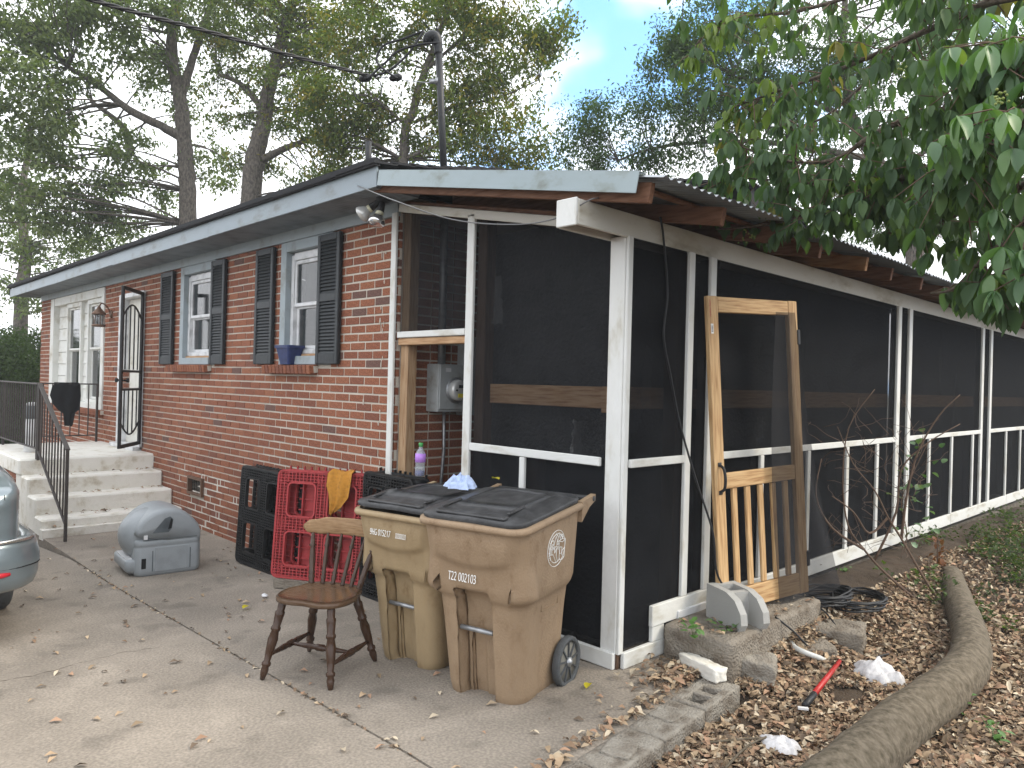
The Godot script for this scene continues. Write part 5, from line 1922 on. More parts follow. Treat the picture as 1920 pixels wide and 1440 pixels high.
# ------------------------------------------------------------------ car
func car() -> void:
	var t := thing("parked_car", "silver blue sedan with dented rear parked by the steps", "car", V(-2.84, gd(-4) - 0.0, 3.03))
	# local x runs back to front towards -x; rear face at 0
	var st := mb(true)
	var rings := []
	var sec := func(x: float, hw: float, y0: float, y1: float, r: float) -> Array:
		var ring := []
		for q in rrect(hw, y1, y0, r, 4, 6, 5): ring.append(V(x, q[1], q[0]))
		return ring
	for e in [[0.045, 0.64, 0.56, 0.86, 0.03], [0.03, 0.72, 0.46, 0.915, 0.045], [-0.01, 0.765, 0.38, 0.945, 0.05], [-0.10, 0.80, 0.32, 0.965, 0.055], [-0.5, 0.85, 0.26, 1.0, 0.08], [-1.0, 0.90, 0.22, 1.02, 0.12], [-2.2, 0.905, 0.20, 0.98, 0.16], [-3.4, 0.90, 0.20, 0.94, 0.16], [-4.1, 0.87, 0.22, 0.86, 0.16], [-4.5, 0.80, 0.28, 0.78, 0.14], [-4.7, 0.64, 0.36, 0.70, 0.10]]:
		rings.append(sec.call(e[0], e[1], e[2], e[3], e[4]))
	ringset(st, rings)
	obj("body", st, M.car_paint, t)
	st = mb(true)
	rings = []
	for e in [[-0.75, 0.70, 0.98, 1.0], [-1.15, 0.64, 0.98, 1.30], [-1.5, 0.60, 0.98, 1.42], [-2.4, 0.60, 0.98, 1.44], [-2.8, 0.62, 0.98, 1.36], [-3.5, 0.70, 0.92, 0.97]]:
		rings.append(sec.call(e[0], e[1], e[2], e[3], 0.02 if e[3] - e[2] < 0.1 else 0.14))
	ringset(st, rings)
	obj("greenhouse", st, M.car_glass, t)
	st = mb(true)
	rings = []
	for e in [[-1.3, 0.56, 1.37, 1.385], [-1.55, 0.58, 1.36, 1.445], [-2.35, 0.58, 1.38, 1.46], [-2.7, 0.56, 1.37, 1.39]]:
		rings.append(sec.call(e[0], e[1], e[2], e[3], 0.007))
	ringset(st, rings)
	obj("roof", st, M.car_paint, t)
	# rear bumper wrapping round the corners
	st = mb(true)
	rings = []
	var path := [V(-0.75, 0, 0.90), V(-0.4, 0, 0.905), V(-0.12, 0, 0.885), V(0.0, 0, 0.80), V(0.06, 0, 0.66), V(0.085, 0, 0.4), V(0.09, 0, 0), V(0.085, 0, -0.4), V(0.06, 0, -0.66), V(0.0, 0, -0.80), V(-0.12, 0, -0.885), V(-0.4, 0, -0.905), V(-0.75, 0, -0.90)]
	var cv := curve(path, 4)
	for k in cv.size():
		var d: Vector3 = (cv[mini(k + 1, cv.size() - 1)] - cv[maxi(k - 1, 0)]).normalized()
		var o := d.cross(Vector3.UP) * -1.0
		if o.dot(cv[k] - V(-0.5, 0, 0)) < 0: o = -o
		var ring := []
		for q in [[-0.10, 0.33], [-0.03, 0.335], [0.008, 0.36], [0.028, 0.42], [0.03, 0.47], [0.038, 0.50], [0.034, 0.55], [0.02, 0.60], [0.012, 0.635], [-0.03, 0.65], [-0.10, 0.65]]:
			ring.append(cv[k] + o * q[0] + V(0, q[1], 0))
		rings.append(ring)
	ringset(st, rings)
	var bumper := obj("bumper", st, M.car_paint, t)
	st = mb(true)
	var strip := []
	for k in range(10, cv.size() - 10): strip.append(cv[k] + (cv[k] - V(-0.6, 0, 0)).normalized() * 0.012 + V(0, 0.645, 0))
	tube(st, strip, 0.013, 6)
	obj("chrome_strip", st, M.chrome, bumper)
	st = mb(true)
	var groove := []
	for k in range(8, cv.size() - 8): groove.append(cv[k] + (cv[k] - V(-0.6, 0, 0)).normalized() * 0.036 + V(0, 0.485, 0))
	tube(st, groove, 0.004, 4)
	obj("groove", st, M.hole, bumper)
	for s in [-1, 1]:
		st = mb()
		prism(st, PackedVector2Array([Vector2(-0.55, 0.99), Vector2(-0.02, 0.93), Vector2(0.02, 0.90), Vector2(0.02, 0.66), Vector2(0.012, 0.66), Vector2(0.012, 0.895), Vector2(-0.025, 0.922), Vector2(-0.55, 0.982)]), 0.004, Transform3D(Basis(), V(0.012, 0.012, 0.70 * s)))
		obj("trunk_gap", st, M.hole, t)
	for s in [-1, 1]:
		st = mb(true)
		tube(st, [V(0.104, 0.455, 0.62 * s), V(0.090, 0.455, 0.68 * s), V(0.072, 0.455, 0.725 * s)], [0.012, 0.016, 0.011], 10)
		obj("reflector", st, M.red_lens, bumper)
		st = mb(true)
		tube(st, [V(0.03, 0.80, 0.28 * s), V(0.028, 0.80, 0.45 * s), V(0.02, 0.80, 0.60 * s)], [0.04, 0.05, 0.04], 10)
		obj("tail_light", st, M.lens, t)
	for e in [[-0.95, 1], [-0.95, -1], [-3.65, 1], [-3.65, -1]]:
		var w := Node3D.new()
		w.name = "wheel"
		t.add_child(w, true)
		w.position = V(e[0], 0.31, 0.80 * e[1])
		st = mb(true)
		lathe(st, [[0, 0.22], [0.02, 0.30], [0.15, 0.315], [0.85, 0.315], [0.98, 0.30], [1, 0.22]], V(0, 0, -0.1), V(0, 0, 0.1), 30)
		obj("tyre", st, M.rubber, w)
		st = mb(true)
		lathe(st, [[0, 0.21], [1, 0.20]], V(0, 0, -0.105), V(0, 0, 0.105), 24)
		obj("rim", st, M.zinc, w)
	# trunk seam
	st = mb()
	bx(st, V(-0.35, 1.012, 0.0), V(0.55, 0.006, 1.2))
	obj("trunk_lid", st, M.car_paint, t)

# ------------------------------------------------------------------ yard beside the porch
func rough(st: SurfaceTool, c: Vector3, s: Vector3, b: Basis, sd: int, k := 0.06) -> void:
	# weathered block: a box skin subdivided and pushed about
	var n := FastNoiseLite.new()
	n.seed = sd
	n.frequency = 2.2
	n.fractal_octaves = 4
	var q := 12
	var mn := minf(s.x, minf(s.y, s.z))
	var sq := V(9, 9, 9) if maxf(s.x, maxf(s.y, s.z)) < 0.3 else V(26, 26, 26)
	for ax in 3:
		for sg in [-1.0, 1.0]:
			var g := []
			for j in q + 1:
				var row := []
				for i in q + 1:
					var p := Vector3.ZERO
					p[ax] = sg
					p[(ax + 1) % 3] = i * 2.0 / q - 1.0
					p[(ax + 2) % 3] = j * 2.0 / q - 1.0
					# soften the edges
					var m := p
					var l := pow(pow(absf(p.x), sq.x) + pow(absf(p.y), sq.y) + pow(absf(p.z), sq.z), 1.0 / maxf(sq.x, maxf(sq.y, sq.z)))
					m = p / l
					var w := m * s * 0.5
					w += m.normalized() * n.get_noise_3dv(w * 9.0 + c) * k * minf(s.x, minf(s.y, s.z))
					row.append(c + b * w)
				g.append(row)
			var o := Vector3.ZERO
			o[ax] = sg
			for j in q:
				for i in q: quad(st, g[j][i], g[j][i + 1], g[j + 1][i + 1], g[j + 1][i], b * o)
var log_path := []
func yard() -> void:
	# concrete step at the side door
	var st := mb(true)
	rough(st, V(0.232, 0.06, -1.0), V(0.43, 0.26, 1.26), Basis.from_euler(V(0, 0.035, 0)), 11, 0.025)
	tag(obj("concrete_step", st, M.slab), "weathered concrete step below the leaning screen door", "step")
	st = mb(true)
	rough(st, V(0.50, 0.0, -0.62), V(0.20, 0.15, 0.17), Basis.from_euler(V(0.1, 0.4, 0)), 12, 0.10)
	tag(obj("rubble", st, M.kerb), "broken stone against the outer corner of the concrete step", "stone")
	st = mb(true)
	rough(st, V(0.55, -0.01, -1.55), V(0.34, 0.16, 0.30), Basis.from_euler(V(0.0, 0.3, 0.05)), 13, 0.12)
	tag(obj("rubble", st, M.slab), "flat mossy stone beside the coil of cable", "stone")
	st = mb(true)
	rough(st, V(0.56, -0.03, -1.18), V(0.26, 0.12, 0.16), Basis.from_euler(V(0.0, 0.9, 0.1)), 14, 0.12)
	tag(obj("rubble", st, M.slab), "small grey stone next to the white hose", "stone")
	st = mb(true)
	rough(st, V(0.345, 0.045, -0.30), V(0.31, 0.07, 0.085), Basis.from_euler(V(0, -0.35, 0.05)), 15, 0.15)
	tag(obj("rubble", st, M.lime), "long pale stone lying between step and kerb blocks", "stone")
	# cinder block standing on end
	var cbk := thing("cinder_block", "grey cinder block with open end standing on the concrete step", "block", V(0.32, 0.188, -0.72), -0.40)
	st = mb()
	var W := 0.19
	var D := 0.19
	# two worn flanges joined by a web, profile cut away at one side
	for s in [-1, 1]:
		prism(st, PackedVector2Array([Vector2(-0.17, 0.0), Vector2(0.13, 0.0), Vector2(0.155, 0.04), Vector2(0.145, 0.10), Vector2(0.09, 0.165), Vector2(0.01, 0.195), Vector2(-0.17, 0.2)]), 0.045, Transform3D(Basis.from_euler(V(0, 0, 0)), V(0, 0, 0.055 if s > 0 else -0.10)))
	bx(st, V(-0.145, 0.1, -0.0), V(0.048, 0.198, 0.112))
	bx(st, V(0.0, 0.095, -0.0), V(0.045, 0.188, 0.112))
	obj("body", st, M.block, cbk)
	# kerb of half-height blocks along the drive
	var dirz := V(0.095, 0, 1).normalized()
	var bs := Basis(Vector3.UP.cross(dirz), Vector3.UP, dirz)
	var o0 := V(0.475, 0.0, -0.30)
	for k in 4:
		var c := o0 + dirz * (0.20 + k * 0.405) + V(0, -0.064, 0)
		var b := thing("kerb_block", ["hollow concrete kerb block with two open cells beside the litter", "solid concrete kerb block next to the hollow one, patched on top", "cracked concrete kerb block in the middle of the row", "plain concrete kerb block at the open end of the row"][k], "kerb block", c, 0.0, "kerb blocks along the drive")
		b.basis = bs
		st = mb(true)
		if k == 0:
			rough(st, V(0.072, 0, 0), V(0.045, 0.155, 0.395), Basis(), 20, 0.03)
			rough(st, V(-0.072, 0, 0), V(0.045, 0.155, 0.395), Basis(), 21, 0.03)
			for e in [[-0.13, 0.135], [0.03, 0.045], [0.178, 0.04]]: rough(st, V(0, 0, e[0]), V(0.13, 0.152, e[1]), Basis(), 22, 0.05)
			obj("body", st, M.kerb, b)
			st = mb()
			bx(st, V(0, -0.045, 0.0), V(0.12, 0.01, 0.3))
			obj("leaf_fill", st, M.soil, b)
		else:
			rough(st, Vector3.ZERO, V(0.19, 0.15 - 0.006 * k, 0.40), Basis.from_euler(V(0, rf(-0.02, 0.02), 0)), 22 + k, 0.03)
			obj("body", st, M.kerb, b)
			if k < 3:
				st = mb(true)
				rough(st, V(rf(-0.02, 0.0), 0.072, rf(-0.06, 0.02)), V(0.13, 0.022, 0.15), Basis.from_euler(V(0, rf(-0.3, 0.3), 0)), 30 + k, 0.25)
				obj("patch", st, M.kerb, b)
	screen_door()
	# coils of cable
	for e in [[V(0.36, 0.15, -1.83), 0.17, 9, "loose coil of black cable lying beside the leaning screen door"], [V(0.47, 0.10, -2.08), 0.20, 7, "wide coil of black cable on the leaves near the porch base"]]:
		st = mb(true)
		var pts := []
		var turns: int = e[2]
		for k in turns * 18:
			var an := TAU * k / 18.0
			var r: float = e[1] * (1.0 + 0.13 * sin(k * 0.37) + 0.06 * sin(k * 1.3))
			pts.append(e[0] + V(cos(an) * r * 0.8, 0.022 + 0.022 * sin(k * 0.23) + 0.015 * cos(an + k * 0.05), sin(an) * r * 1.15))
		tube(st, pts, 0.0075, 6)
		tag(obj("cable_coil", st, M.cable), e[3], "cable")
	for e in [[[V(0.42, 0.20, -0.98), V(0.50, 0.12, -1.05), V(0.60, 0.0, -1.15), V(0.74, -0.06, -1.35), V(0.82, -0.08, -1.7)], "black cable running off the step over the leaves"], [[V(0.35, 0.17, -1.62), V(0.48, 0.10, -1.60), V(0.58, 0.03, -1.5), V(0.60, -0.05, -1.28)], "short black cable end lying over the mossy stone"]]:
		st = mb(true)
		tube(st, curve(e[0], 8), 0.006, 6)
		tag(obj("loose_cable", st, M.cable), e[1], "cable")
	# white hose
	st = mb(true)
	tube(st, curve([V(0.47, 0.03, -1.10), V(0.53, 0.035, -1.02), V(0.60, 0.03, -1.0), V(0.66, 0.0, -1.06), V(0.67, -0.04, -1.14)], 8), 0.016, 10)
	tag(obj("white_hose", st, M.grey_pipe), "curved piece of white plastic hose by the step", "hose")
	# red handled tool
	var a := G(1508, 1325, -0.045)
	var b := G(1574, 1240, -0.03)
	var tl := thing("hand_tool", "red tool handle with black grip lying in the leaves", "tool", a)
	var d := b - a
	st = mb(true)
	tube(st, [d * 0.02, d * 0.25], [0.019, 0.017], 10)
	obj("grip", st, M.black_paint, tl)
	st = mb(true)
	tube(st, [d * 0.25, d * 0.6, d], [0.016, 0.015, 0.012], 10)
	obj("handle", st, M.red_tool, tl)
	st = mb()
	bx(st, d * -0.03, V(0.05, 0.01, 0.02), Basis.from_euler(V(0, 0.6, 0)))
	obj("tip", st, M.vinyl, tl)
	# litter bags and paper
	rag("plastic_bag", "crumpled white plastic bag lying beyond the red tool", G(1645, 1272, -0.10), 0.15, 0.13, M.bag, 31, "bag")
	rag("plastic_bag", "flattened white plastic bag beside the near end of the log", G(1462, 1398, -0.10), 0.095, 0.05, M.bag, 32, "bag")
	rag("crumpled_paper", "crumpled white paper against the kerb blocks", G(1236, 1412, -0.09), 0.035, 0.03, M.bag, 33, "paper")
	rag("crumpled_paper", "small white scrap of paper on the drive behind the chair", G(496, 1118, -0.07), 0.024, 0.022, M.vinyl, 34, "paper")
	# fallen trunk
	st = mb(true)
	var path := []
	for e in [[1480, 1560], [1600, 1440], [1695, 1352], [1775, 1292], [1818, 1238], [1815, 1180], [1797, 1130], [1782, 1082]]: path.append(G(e[0], e[1], -0.015))
	var cv := curve(path, 16)
	log_path = cv
	var rings := []
	var nz := FastNoiseLite.new()
	nz.seed = 5
	nz.frequency = 3.0
	nz.fractal_octaves = 5
	nz.fractal_gain = 0.6
	for k in cv.size():
		var dd: Vector3 = (cv[mini(k + 1, cv.size() - 1)] - cv[maxi(k - 1, 0)]).normalized()
		var sx := Vector3.UP.cross(dd).normalized()
		var uy := dd.cross(sx)
		var ring := []
		for i in 40:
			var an := TAU * i / 40
			var o := sx * cos(an) + uy * sin(an)
			var r := lerpf(0.125, 0.100, float(k) / cv.size())
			r *= 1.0 + 0.10 * nz.get_noise_3dv(cv[k] * 1.2 + o * 0.25) + 0.045 * nz.get_noise_3dv(cv[k] * 4.0 + o * 1.2)
			ring.append(cv[k] + o * r)
		rings.append(ring)
	ringset(st, rings)
	var log_ := thing("fallen_log", "thick bare grey trunk curving along the ground over dry leaves", "log")
	obj("trunk", st, M.bark_log, log_)
	for e in [[1700, 1322, 0.05, -0.03], [1800, 1205, 0.06, 0.03], [1812, 1165, 0.055, -0.04]]:
		st = mb(true)
		var kn := G(e[0], e[1], e[2])
		lathe(st, [[0, 0.055], [0.4, 0.038], [0.8, 0.026], [1, 0.012]], kn - V(0, 0.02, 0), kn + V(e[3], 0.035, 0.0), 10)
		obj("knot", st, M.bark_log, log_)
	# sticks
	for e in [[[1540, 1440], [1640, 1385], [1760, 1360], [1810, 1320], "long pale stick lying along the outer side of the log"], [[1600, 1440], [1700, 1400], [1830, 1345], "thin straight stick beyond the long pale one"], [[1360, 1440], [1400, 1400], [1440, 1380], "short stick beside the flattened white bag"], [[1300, 1395], [1400, 1385], [1460, 1383], "thin stick between kerb blocks and flattened bag"]]:
		st = mb(true)
		var pts := []
		for q in e.slice(0, e.size() - 1): pts.append(G(q[0], q[1], -0.075))
		tube(st, curve(pts, 5), [0.006, 0.006, 0.006, 0.006, 0.006, 0.005, 0.005, 0.005, 0.005, 0.005, 0.004, 0.004, 0.004, 0.004, 0.003, 0.003].slice(0, (pts.size() - 1) * 5 + 1), 6)
		tag(obj("stick", st, M.bark_log), e[e.size() - 1], "stick", "sticks on the leaf litter")
	shrub()

func screen_door() -> void:
	# pine screen door leaning on the porch, its screen torn and hanging
	var bl := V(0.17, 0.19, -0.76)
	var br := V(0.335, 0.19, -1.60)
	var tl := V(0.045, 2.10, -0.62)
	var right := (br - bl).normalized()
	var upv := (tl - bl)
	upv = (upv - right * upv.dot(right)).normalized()
	right = (right + upv * 0.042).normalized()
	upv = (upv - right * upv.dot(right)).normalized()
	var nrm := right.cross(upv)
	var t := thing("screen_door", "pine screen door with torn screen leaning against the porch", "door", bl)
	t.basis = Basis(right, upv, nrm)
	var W := 0.86
	var H := 1.93
	var stick := func(called: String, c: Vector3, s: Vector3, m: Material) -> void:
		var st := mb()
		cb(st, c, s, 0.004)
		obj(called, st, m, t)
	stick.call("stile", V(0.045, H / 2, 0), V(0.09, H, 0.032), M.pine)
	stick.call("stile", V(W - 0.045, H / 2, 0), V(0.09, H, 0.032), M.pine)
	stick.call("top_rail", V(W / 2, H - 0.05, 0), V(W - 0.184, 0.095, 0.030), M.pine_h)
	stick.call("middle_rail", V(W / 2, 0.80, 0), V(W - 0.184, 0.095, 0.030), M.pine_h)
	stick.call("bottom_rail", V(W / 2, 0.07, 0), V(W - 0.184, 0.13, 0.030), M.pine_h)
	for k in 5: stick.call("slat", V(0.09 + (W - 0.18) * (k + 0.75) / 5.5, 0.444, -0.002), V(0.045, 0.612, 0.020), M.pine)
	# handle
	var st := mb(true)
	tube(st, curve([V(0.045, 0.74, 0.018), V(0.048, 0.76, 0.045), V(0.048, 0.82, 0.055), V(0.048, 0.88, 0.045), V(0.045, 0.90, 0.018)], 5), 0.009, 8)
	cb(st, V(0.045, 0.735, 0.018), V(0.03, 0.025, 0.006), 0.002)
	cb(st, V(0.045, 0.905, 0.018), V(0.03, 0.025, 0.006), 0.002)
	obj("handle", st, M.iron, t)
	stick.call("hinge", V(W + 0.004, H - 0.24, 0.012), V(0.03, 0.10, 0.02), M.iron)
	stick.call("hinge", V(W + 0.004, 0.22, 0.012), V(0.03, 0.10, 0.02), M.iron)
	# price sticker on the left stile
	st = mb()
	bx(st, V(0.03, H - 0.20, 0.0165), V(0.022, 0.06, 0.001))
	obj("sticker", st, M.vinyl, t)
	st = mb()
	for k in 5: bx(st, V(0.03, H - 0.185 - k * 0.008, 0.0175), V(0.014, 0.004, 0.0006))
	obj("sticker_print", st, M.hole, t)
	st = mb()
	letters(st, "SCREEN TIGHT", 0.016, Transform3D(Basis.from_euler(V(0, 0, PI / 2)), V(0.02, H - 0.075, 0.0168)), 0.0006)
	obj("stamp", st, M.red_tool, t, false)
	# loose screen: fixed at the upper right, folding over itself and out past the right stile
	st = mb(true)
	var rows := []
	for e in [[1.85, 0.62, 0.80, 0.03], [1.5, 0.56, 0.82, 0.06], [1.1, 0.50, 0.86, 0.09], [0.75, 0.48, 0.95, 0.10], [0.4, 0.49, 1.06, 0.09], [0.1, 0.52, 1.16, 0.07], [-0.02, 0.53, 1.20, 0.05]]:
		var row := []
		for i in 13:
			var f := i / 12.0
			row.append(V(lerpf(e[1], e[2], f), e[0], 0.022 + e[3] * (0.4 + 0.35 * sin(f * 11.0 + e[0]) * (1.2 - e[0] * 0.5)) * (0.5 + f)))
		rows.append(row)
	for j in rows.size() - 1:
		for i in 12: quad(st, rows[j][i], rows[j][i + 1], rows[j + 1][i + 1], rows[j + 1][i], V(0, 0, 1))
	obj("loose_screen", st, M.loose_screen, t)

func shrub() -> void:
	var t := thing("bare_shrub", "leafless brown shrub with tangled thin stems before the porch screens", "shrub", G(1765, 1150, -0.1))
	var o := t.position
	var d := depth_of(o)
	for e in [[[1765, 1165], [1700, 1110], [1650, 1065], [1620, 1030], [1590, 985], [1580, 900], [1592, 800], [1640, 730]], [[1770, 1140], [1730, 1080], [1690, 1010], [1665, 970], [1640, 920], [1600, 870], [1570, 800]], [[1690, 1010], [1700, 930], [1720, 850], [1760, 780], [1800, 740]], [[1665, 970], [1630, 1000], [1600, 960], [1560, 930]], [[1640, 1050], [1680, 960], [1690, 880], [1740, 830], [1800, 795]], [[1620, 1030], [1560, 990], [1530, 930], [1540, 860]]]:
		var st := mb(true)
		var pts := []
		var dd := rf(-0.25, 0.25)
		for k in e.size(): pts.append(P(e[k][0], e[k][1], d + (dd * k / e.size())) - o)
		var cv := curve(pts, 4)
		var rs := []
		for k in cv.size(): rs.append(lerpf(0.011, 0.003, float(k) / cv.size()))
		tube(st, cv, rs, 6)
		obj("stem", st, M.twig, t)
	var st := mb(true)
	for k in 110:
		var f := rng.randf()
		var p := P(rf(1540, 1740), rf(800, 1060), d + rf(-0.3, 0.3)) - o
		var pts := [p]
		var v := V(rf(-1, 1), rf(-0.1, 1.0), rf(-1, 1)).normalized()
		for q in 4:
			v = (v + V(rf(-0.6, 0.6), rf(-0.4, 0.5), rf(-0.6, 0.6))).normalized()
			pts.append(pts[q] + v * rf(0.03, 0.09))
		tube(st, pts, [0.0022, 0.002, 0.0017, 0.0014, 0.001], 4)
	obj("twigs", st, M.twig, t).set_meta("kind", "stuff")
	# climbing vine with pale leaves
	var vine := thing("leafy_vine", "thin vine with pale heart shaped leaves climbing before the porch rail", "vine", G(1690, 1060, 0.02))
	o = vine.position
	d = depth_of(o)
	st = mb(true)
	var stem := curve([Vector3.ZERO, P(1700, 1000, d) - o, P(1690, 940, d) - o, P(1715, 880, d) - o, P(1740, 830, d) - o], 6)
	tube(st, stem, 0.004, 5)
	obj("stem", st, M.twig, vine)
	var lm := leaf_mesh(0.065, 0.055, 0.15)
	var mats := []
	for c in [L(0.10, 0.17, 0.08), L(0.16, 0.24, 0.15), L(0.05, 0.11, 0.03)]: mats.append(leaf_mat(c))
	for k in 46:
		var p := P(rf(1672, 1760), rf(880, 1030), d + rf(-0.15, 0.15)) - o
		if k > 34: p = P(rf(1700, 1770), rf(810, 880), d + rf(-0.1, 0.1)) - o
		inst("leaf", lm, mats[rng.randi() % 3], vine, Transform3D(Basis.from_euler(V(rf(-1.2, 0.6), rf(0, TAU), rf(-0.6, 0.6))), p))
	# brown withered sprig
	var sp := thing("withered_plant", "withered plant with rust brown leaves at the end of the log", "plant", G(1758, 1075, 0.0))
	st = mb(true)
	tube(st, [Vector3.ZERO, V(0.0, 0.2, 0.02), V(-0.01, 0.34, 0.0)], [0.006, 0.005, 0.003], 6)
	obj("stem", st, M.twig, sp)
	var rm := leaf_mat(L(0.16, 0.06, 0.02))
	for k in 22: inst("leaf", leaf_mesh(0.06, 0.04, 0.2), rm, sp, Transform3D(Basis.from_euler(V(rf(-0.5, 1.2), rf(0, TAU), rf(-0.5, 0.5))), V(rf(-0.05, 0.05), rf(0.06, 0.34), rf(-0.05, 0.05))))
	# small weeds
	var spots := [[1300, 1195, 0.19, "small green weed rooted on top of the concrete step"], [1360, 1200, 0.14, "green weed sprouting at the edge of the concrete step"], [1440, 1185, -0.02, "leafy green weed below the concrete step"], [1408, 1250, -0.04, "green weed beside the broken corner stone"], [1585, 1085, 0.06, "green plant at the porch base near the coil"], [1500, 1155, 0.0, "broad leafed weed next to the mossy stone"], [1625, 1200, -0.1, "green weed among leaves beyond the white hose"], [1860, 1390, -0.1, "dark green ivy sprig beyond the log"], [1790, 1330, -0.1, "tiny green sprout at the side of the log"], [1560, 1230, -0.1, "pale green weed near the red tool"]]
	for e in spots:
		var w := thing("weed", e[3], "weed", G(e[0], e[1], e[2]))
		st = mb(true)
		for k in 5: tube(st, [Vector3.ZERO, V(rf(-0.03, 0.03), 0.04, rf(-0.03, 0.03)), V(rf(-0.07, 0.07), rf(0.05, 0.10), rf(-0.07, 0.07))], 0.0018, 4)
		obj("stems", st, leaf_mat(L(0.08, 0.13, 0.04)), w)
		var gm := leaf_mat(L(0.07, 0.15, 0.035))
		for k in 14: inst("leaf", leaf_mesh(0.045, 0.03, 0.15), gm, w, Transform3D(Basis.from_euler(V(rf(-0.9, 0.3), rf(0, TAU), 0)), V(rf(-0.06, 0.06), rf(0.01, 0.09), rf(-0.06, 0.06))))

# ------------------------------------------------------------------ leaves
var leaf_cache := {}
func leaf_mat(c: Color) -> StandardMaterial3D:
	var key := "m" + c.to_html()
	if not leaf_cache.has(key):
		var m := mt(c, 0.42)
		m.backlight_enabled = true
		m.backlight = Color(c.r * 0.8, c.g * 0.9, c.b * 0.4)
		leaf_cache[key] = m
	return leaf_cache[key]
func leaf_mesh(ln: float, wd: float, fold: float, tip := 1.0, curl := 0.22, twist := 0.0) -> ArrayMesh:
	# blade from the origin along +z, face up, folded along the midrib and curling down
	var key := "%.3f_%.3f_%.2f_%.1f_%.2f_%.2f" % [ln, wd, fold, tip, curl, twist]
	if leaf_cache.has(key): return leaf_cache[key]
	var st := mb(true)
	var prof := [[0.0, 0.0], [0.10, 0.46], [0.26, 0.82], [0.46, 1.0], [0.66, 0.94], [0.83, 0.62 * tip], [1.0, 0.0]]
	for k in prof.size() - 1:
		var za: float = prof[k][0]
		var zb: float = prof[k + 1][0]
		var ya := -curl * za * za * ln
		var yb := -curl * zb * zb * ln
		for s in [-1, 1]:
			var wa: float = prof[k][1] * wd * 0.5
			var wb: float = prof[k + 1][1] * wd * 0.5
			var m0 := V(0, ya, za * ln)
			var m1 := V(0, yb, zb * ln)
			var e0 := V(s * wa, ya + wa * fold * 2.0 + s * wa * twist * za, za * ln)
			var e1 := V(s * wb, yb + wb * fold * 2.0 + s * wb * twist * zb, zb * ln)
			if wa < 1e-5: tri(st, m0, m1, e1, Vector3.UP)
			elif wb < 1e-5: tri(st, m0, m1, e0, Vector3.UP)
			else: quad(st, m0, m1, e1, e0, Vector3.UP)
	st.generate_normals()
	leaf_cache[key] = st.commit()
	return leaf_cache[key]
func spray(sd: int, n: int, ln: float, wd: float, r: float, droop: float) -> ArrayMesh:
	# a twig end with n small leaves
	var g := RandomNumberGenerator.new()
	g.seed = sd
	var st := SurfaceTool.new()
	st.begin(Mesh.PRIMITIVE_TRIANGLES)
	for k in n:
		var c := V(g.randf_range(-1, 1), g.randf_range(-0.7, 0.7), g.randf_range(-1, 1)) * r
		var d := V(g.randf_range(-1, 1), g.randf_range(-1.0, 0.5) - droop, g.randf_range(-1, 1)).normalized()
		var s := d.cross(V(g.randf_range(-0.5, 0.5), 1, g.randf_range(-0.5, 0.5))).normalized()
		var nn := s.cross(d).normalized()
		var l := ln * g.randf_range(0.7, 1.25)
		var w := wd * g.randf_range(0.75, 1.2) * 0.5
		var v := g.randf_range(0.7, 1.25)
		var p := [c, c + d * l * 0.45 + s * w + nn * w * 0.4, c + d * l - nn * l * 0.1, c + d * l * 0.45 - s * w + nn * w * 0.4]
		st.set_color(Color(v, v, v * 0.95))
		for q in [0, 1, 2, 0, 2, 3]: st.add_vertex(p[q])
	st.generate_normals()
	return st.commit()

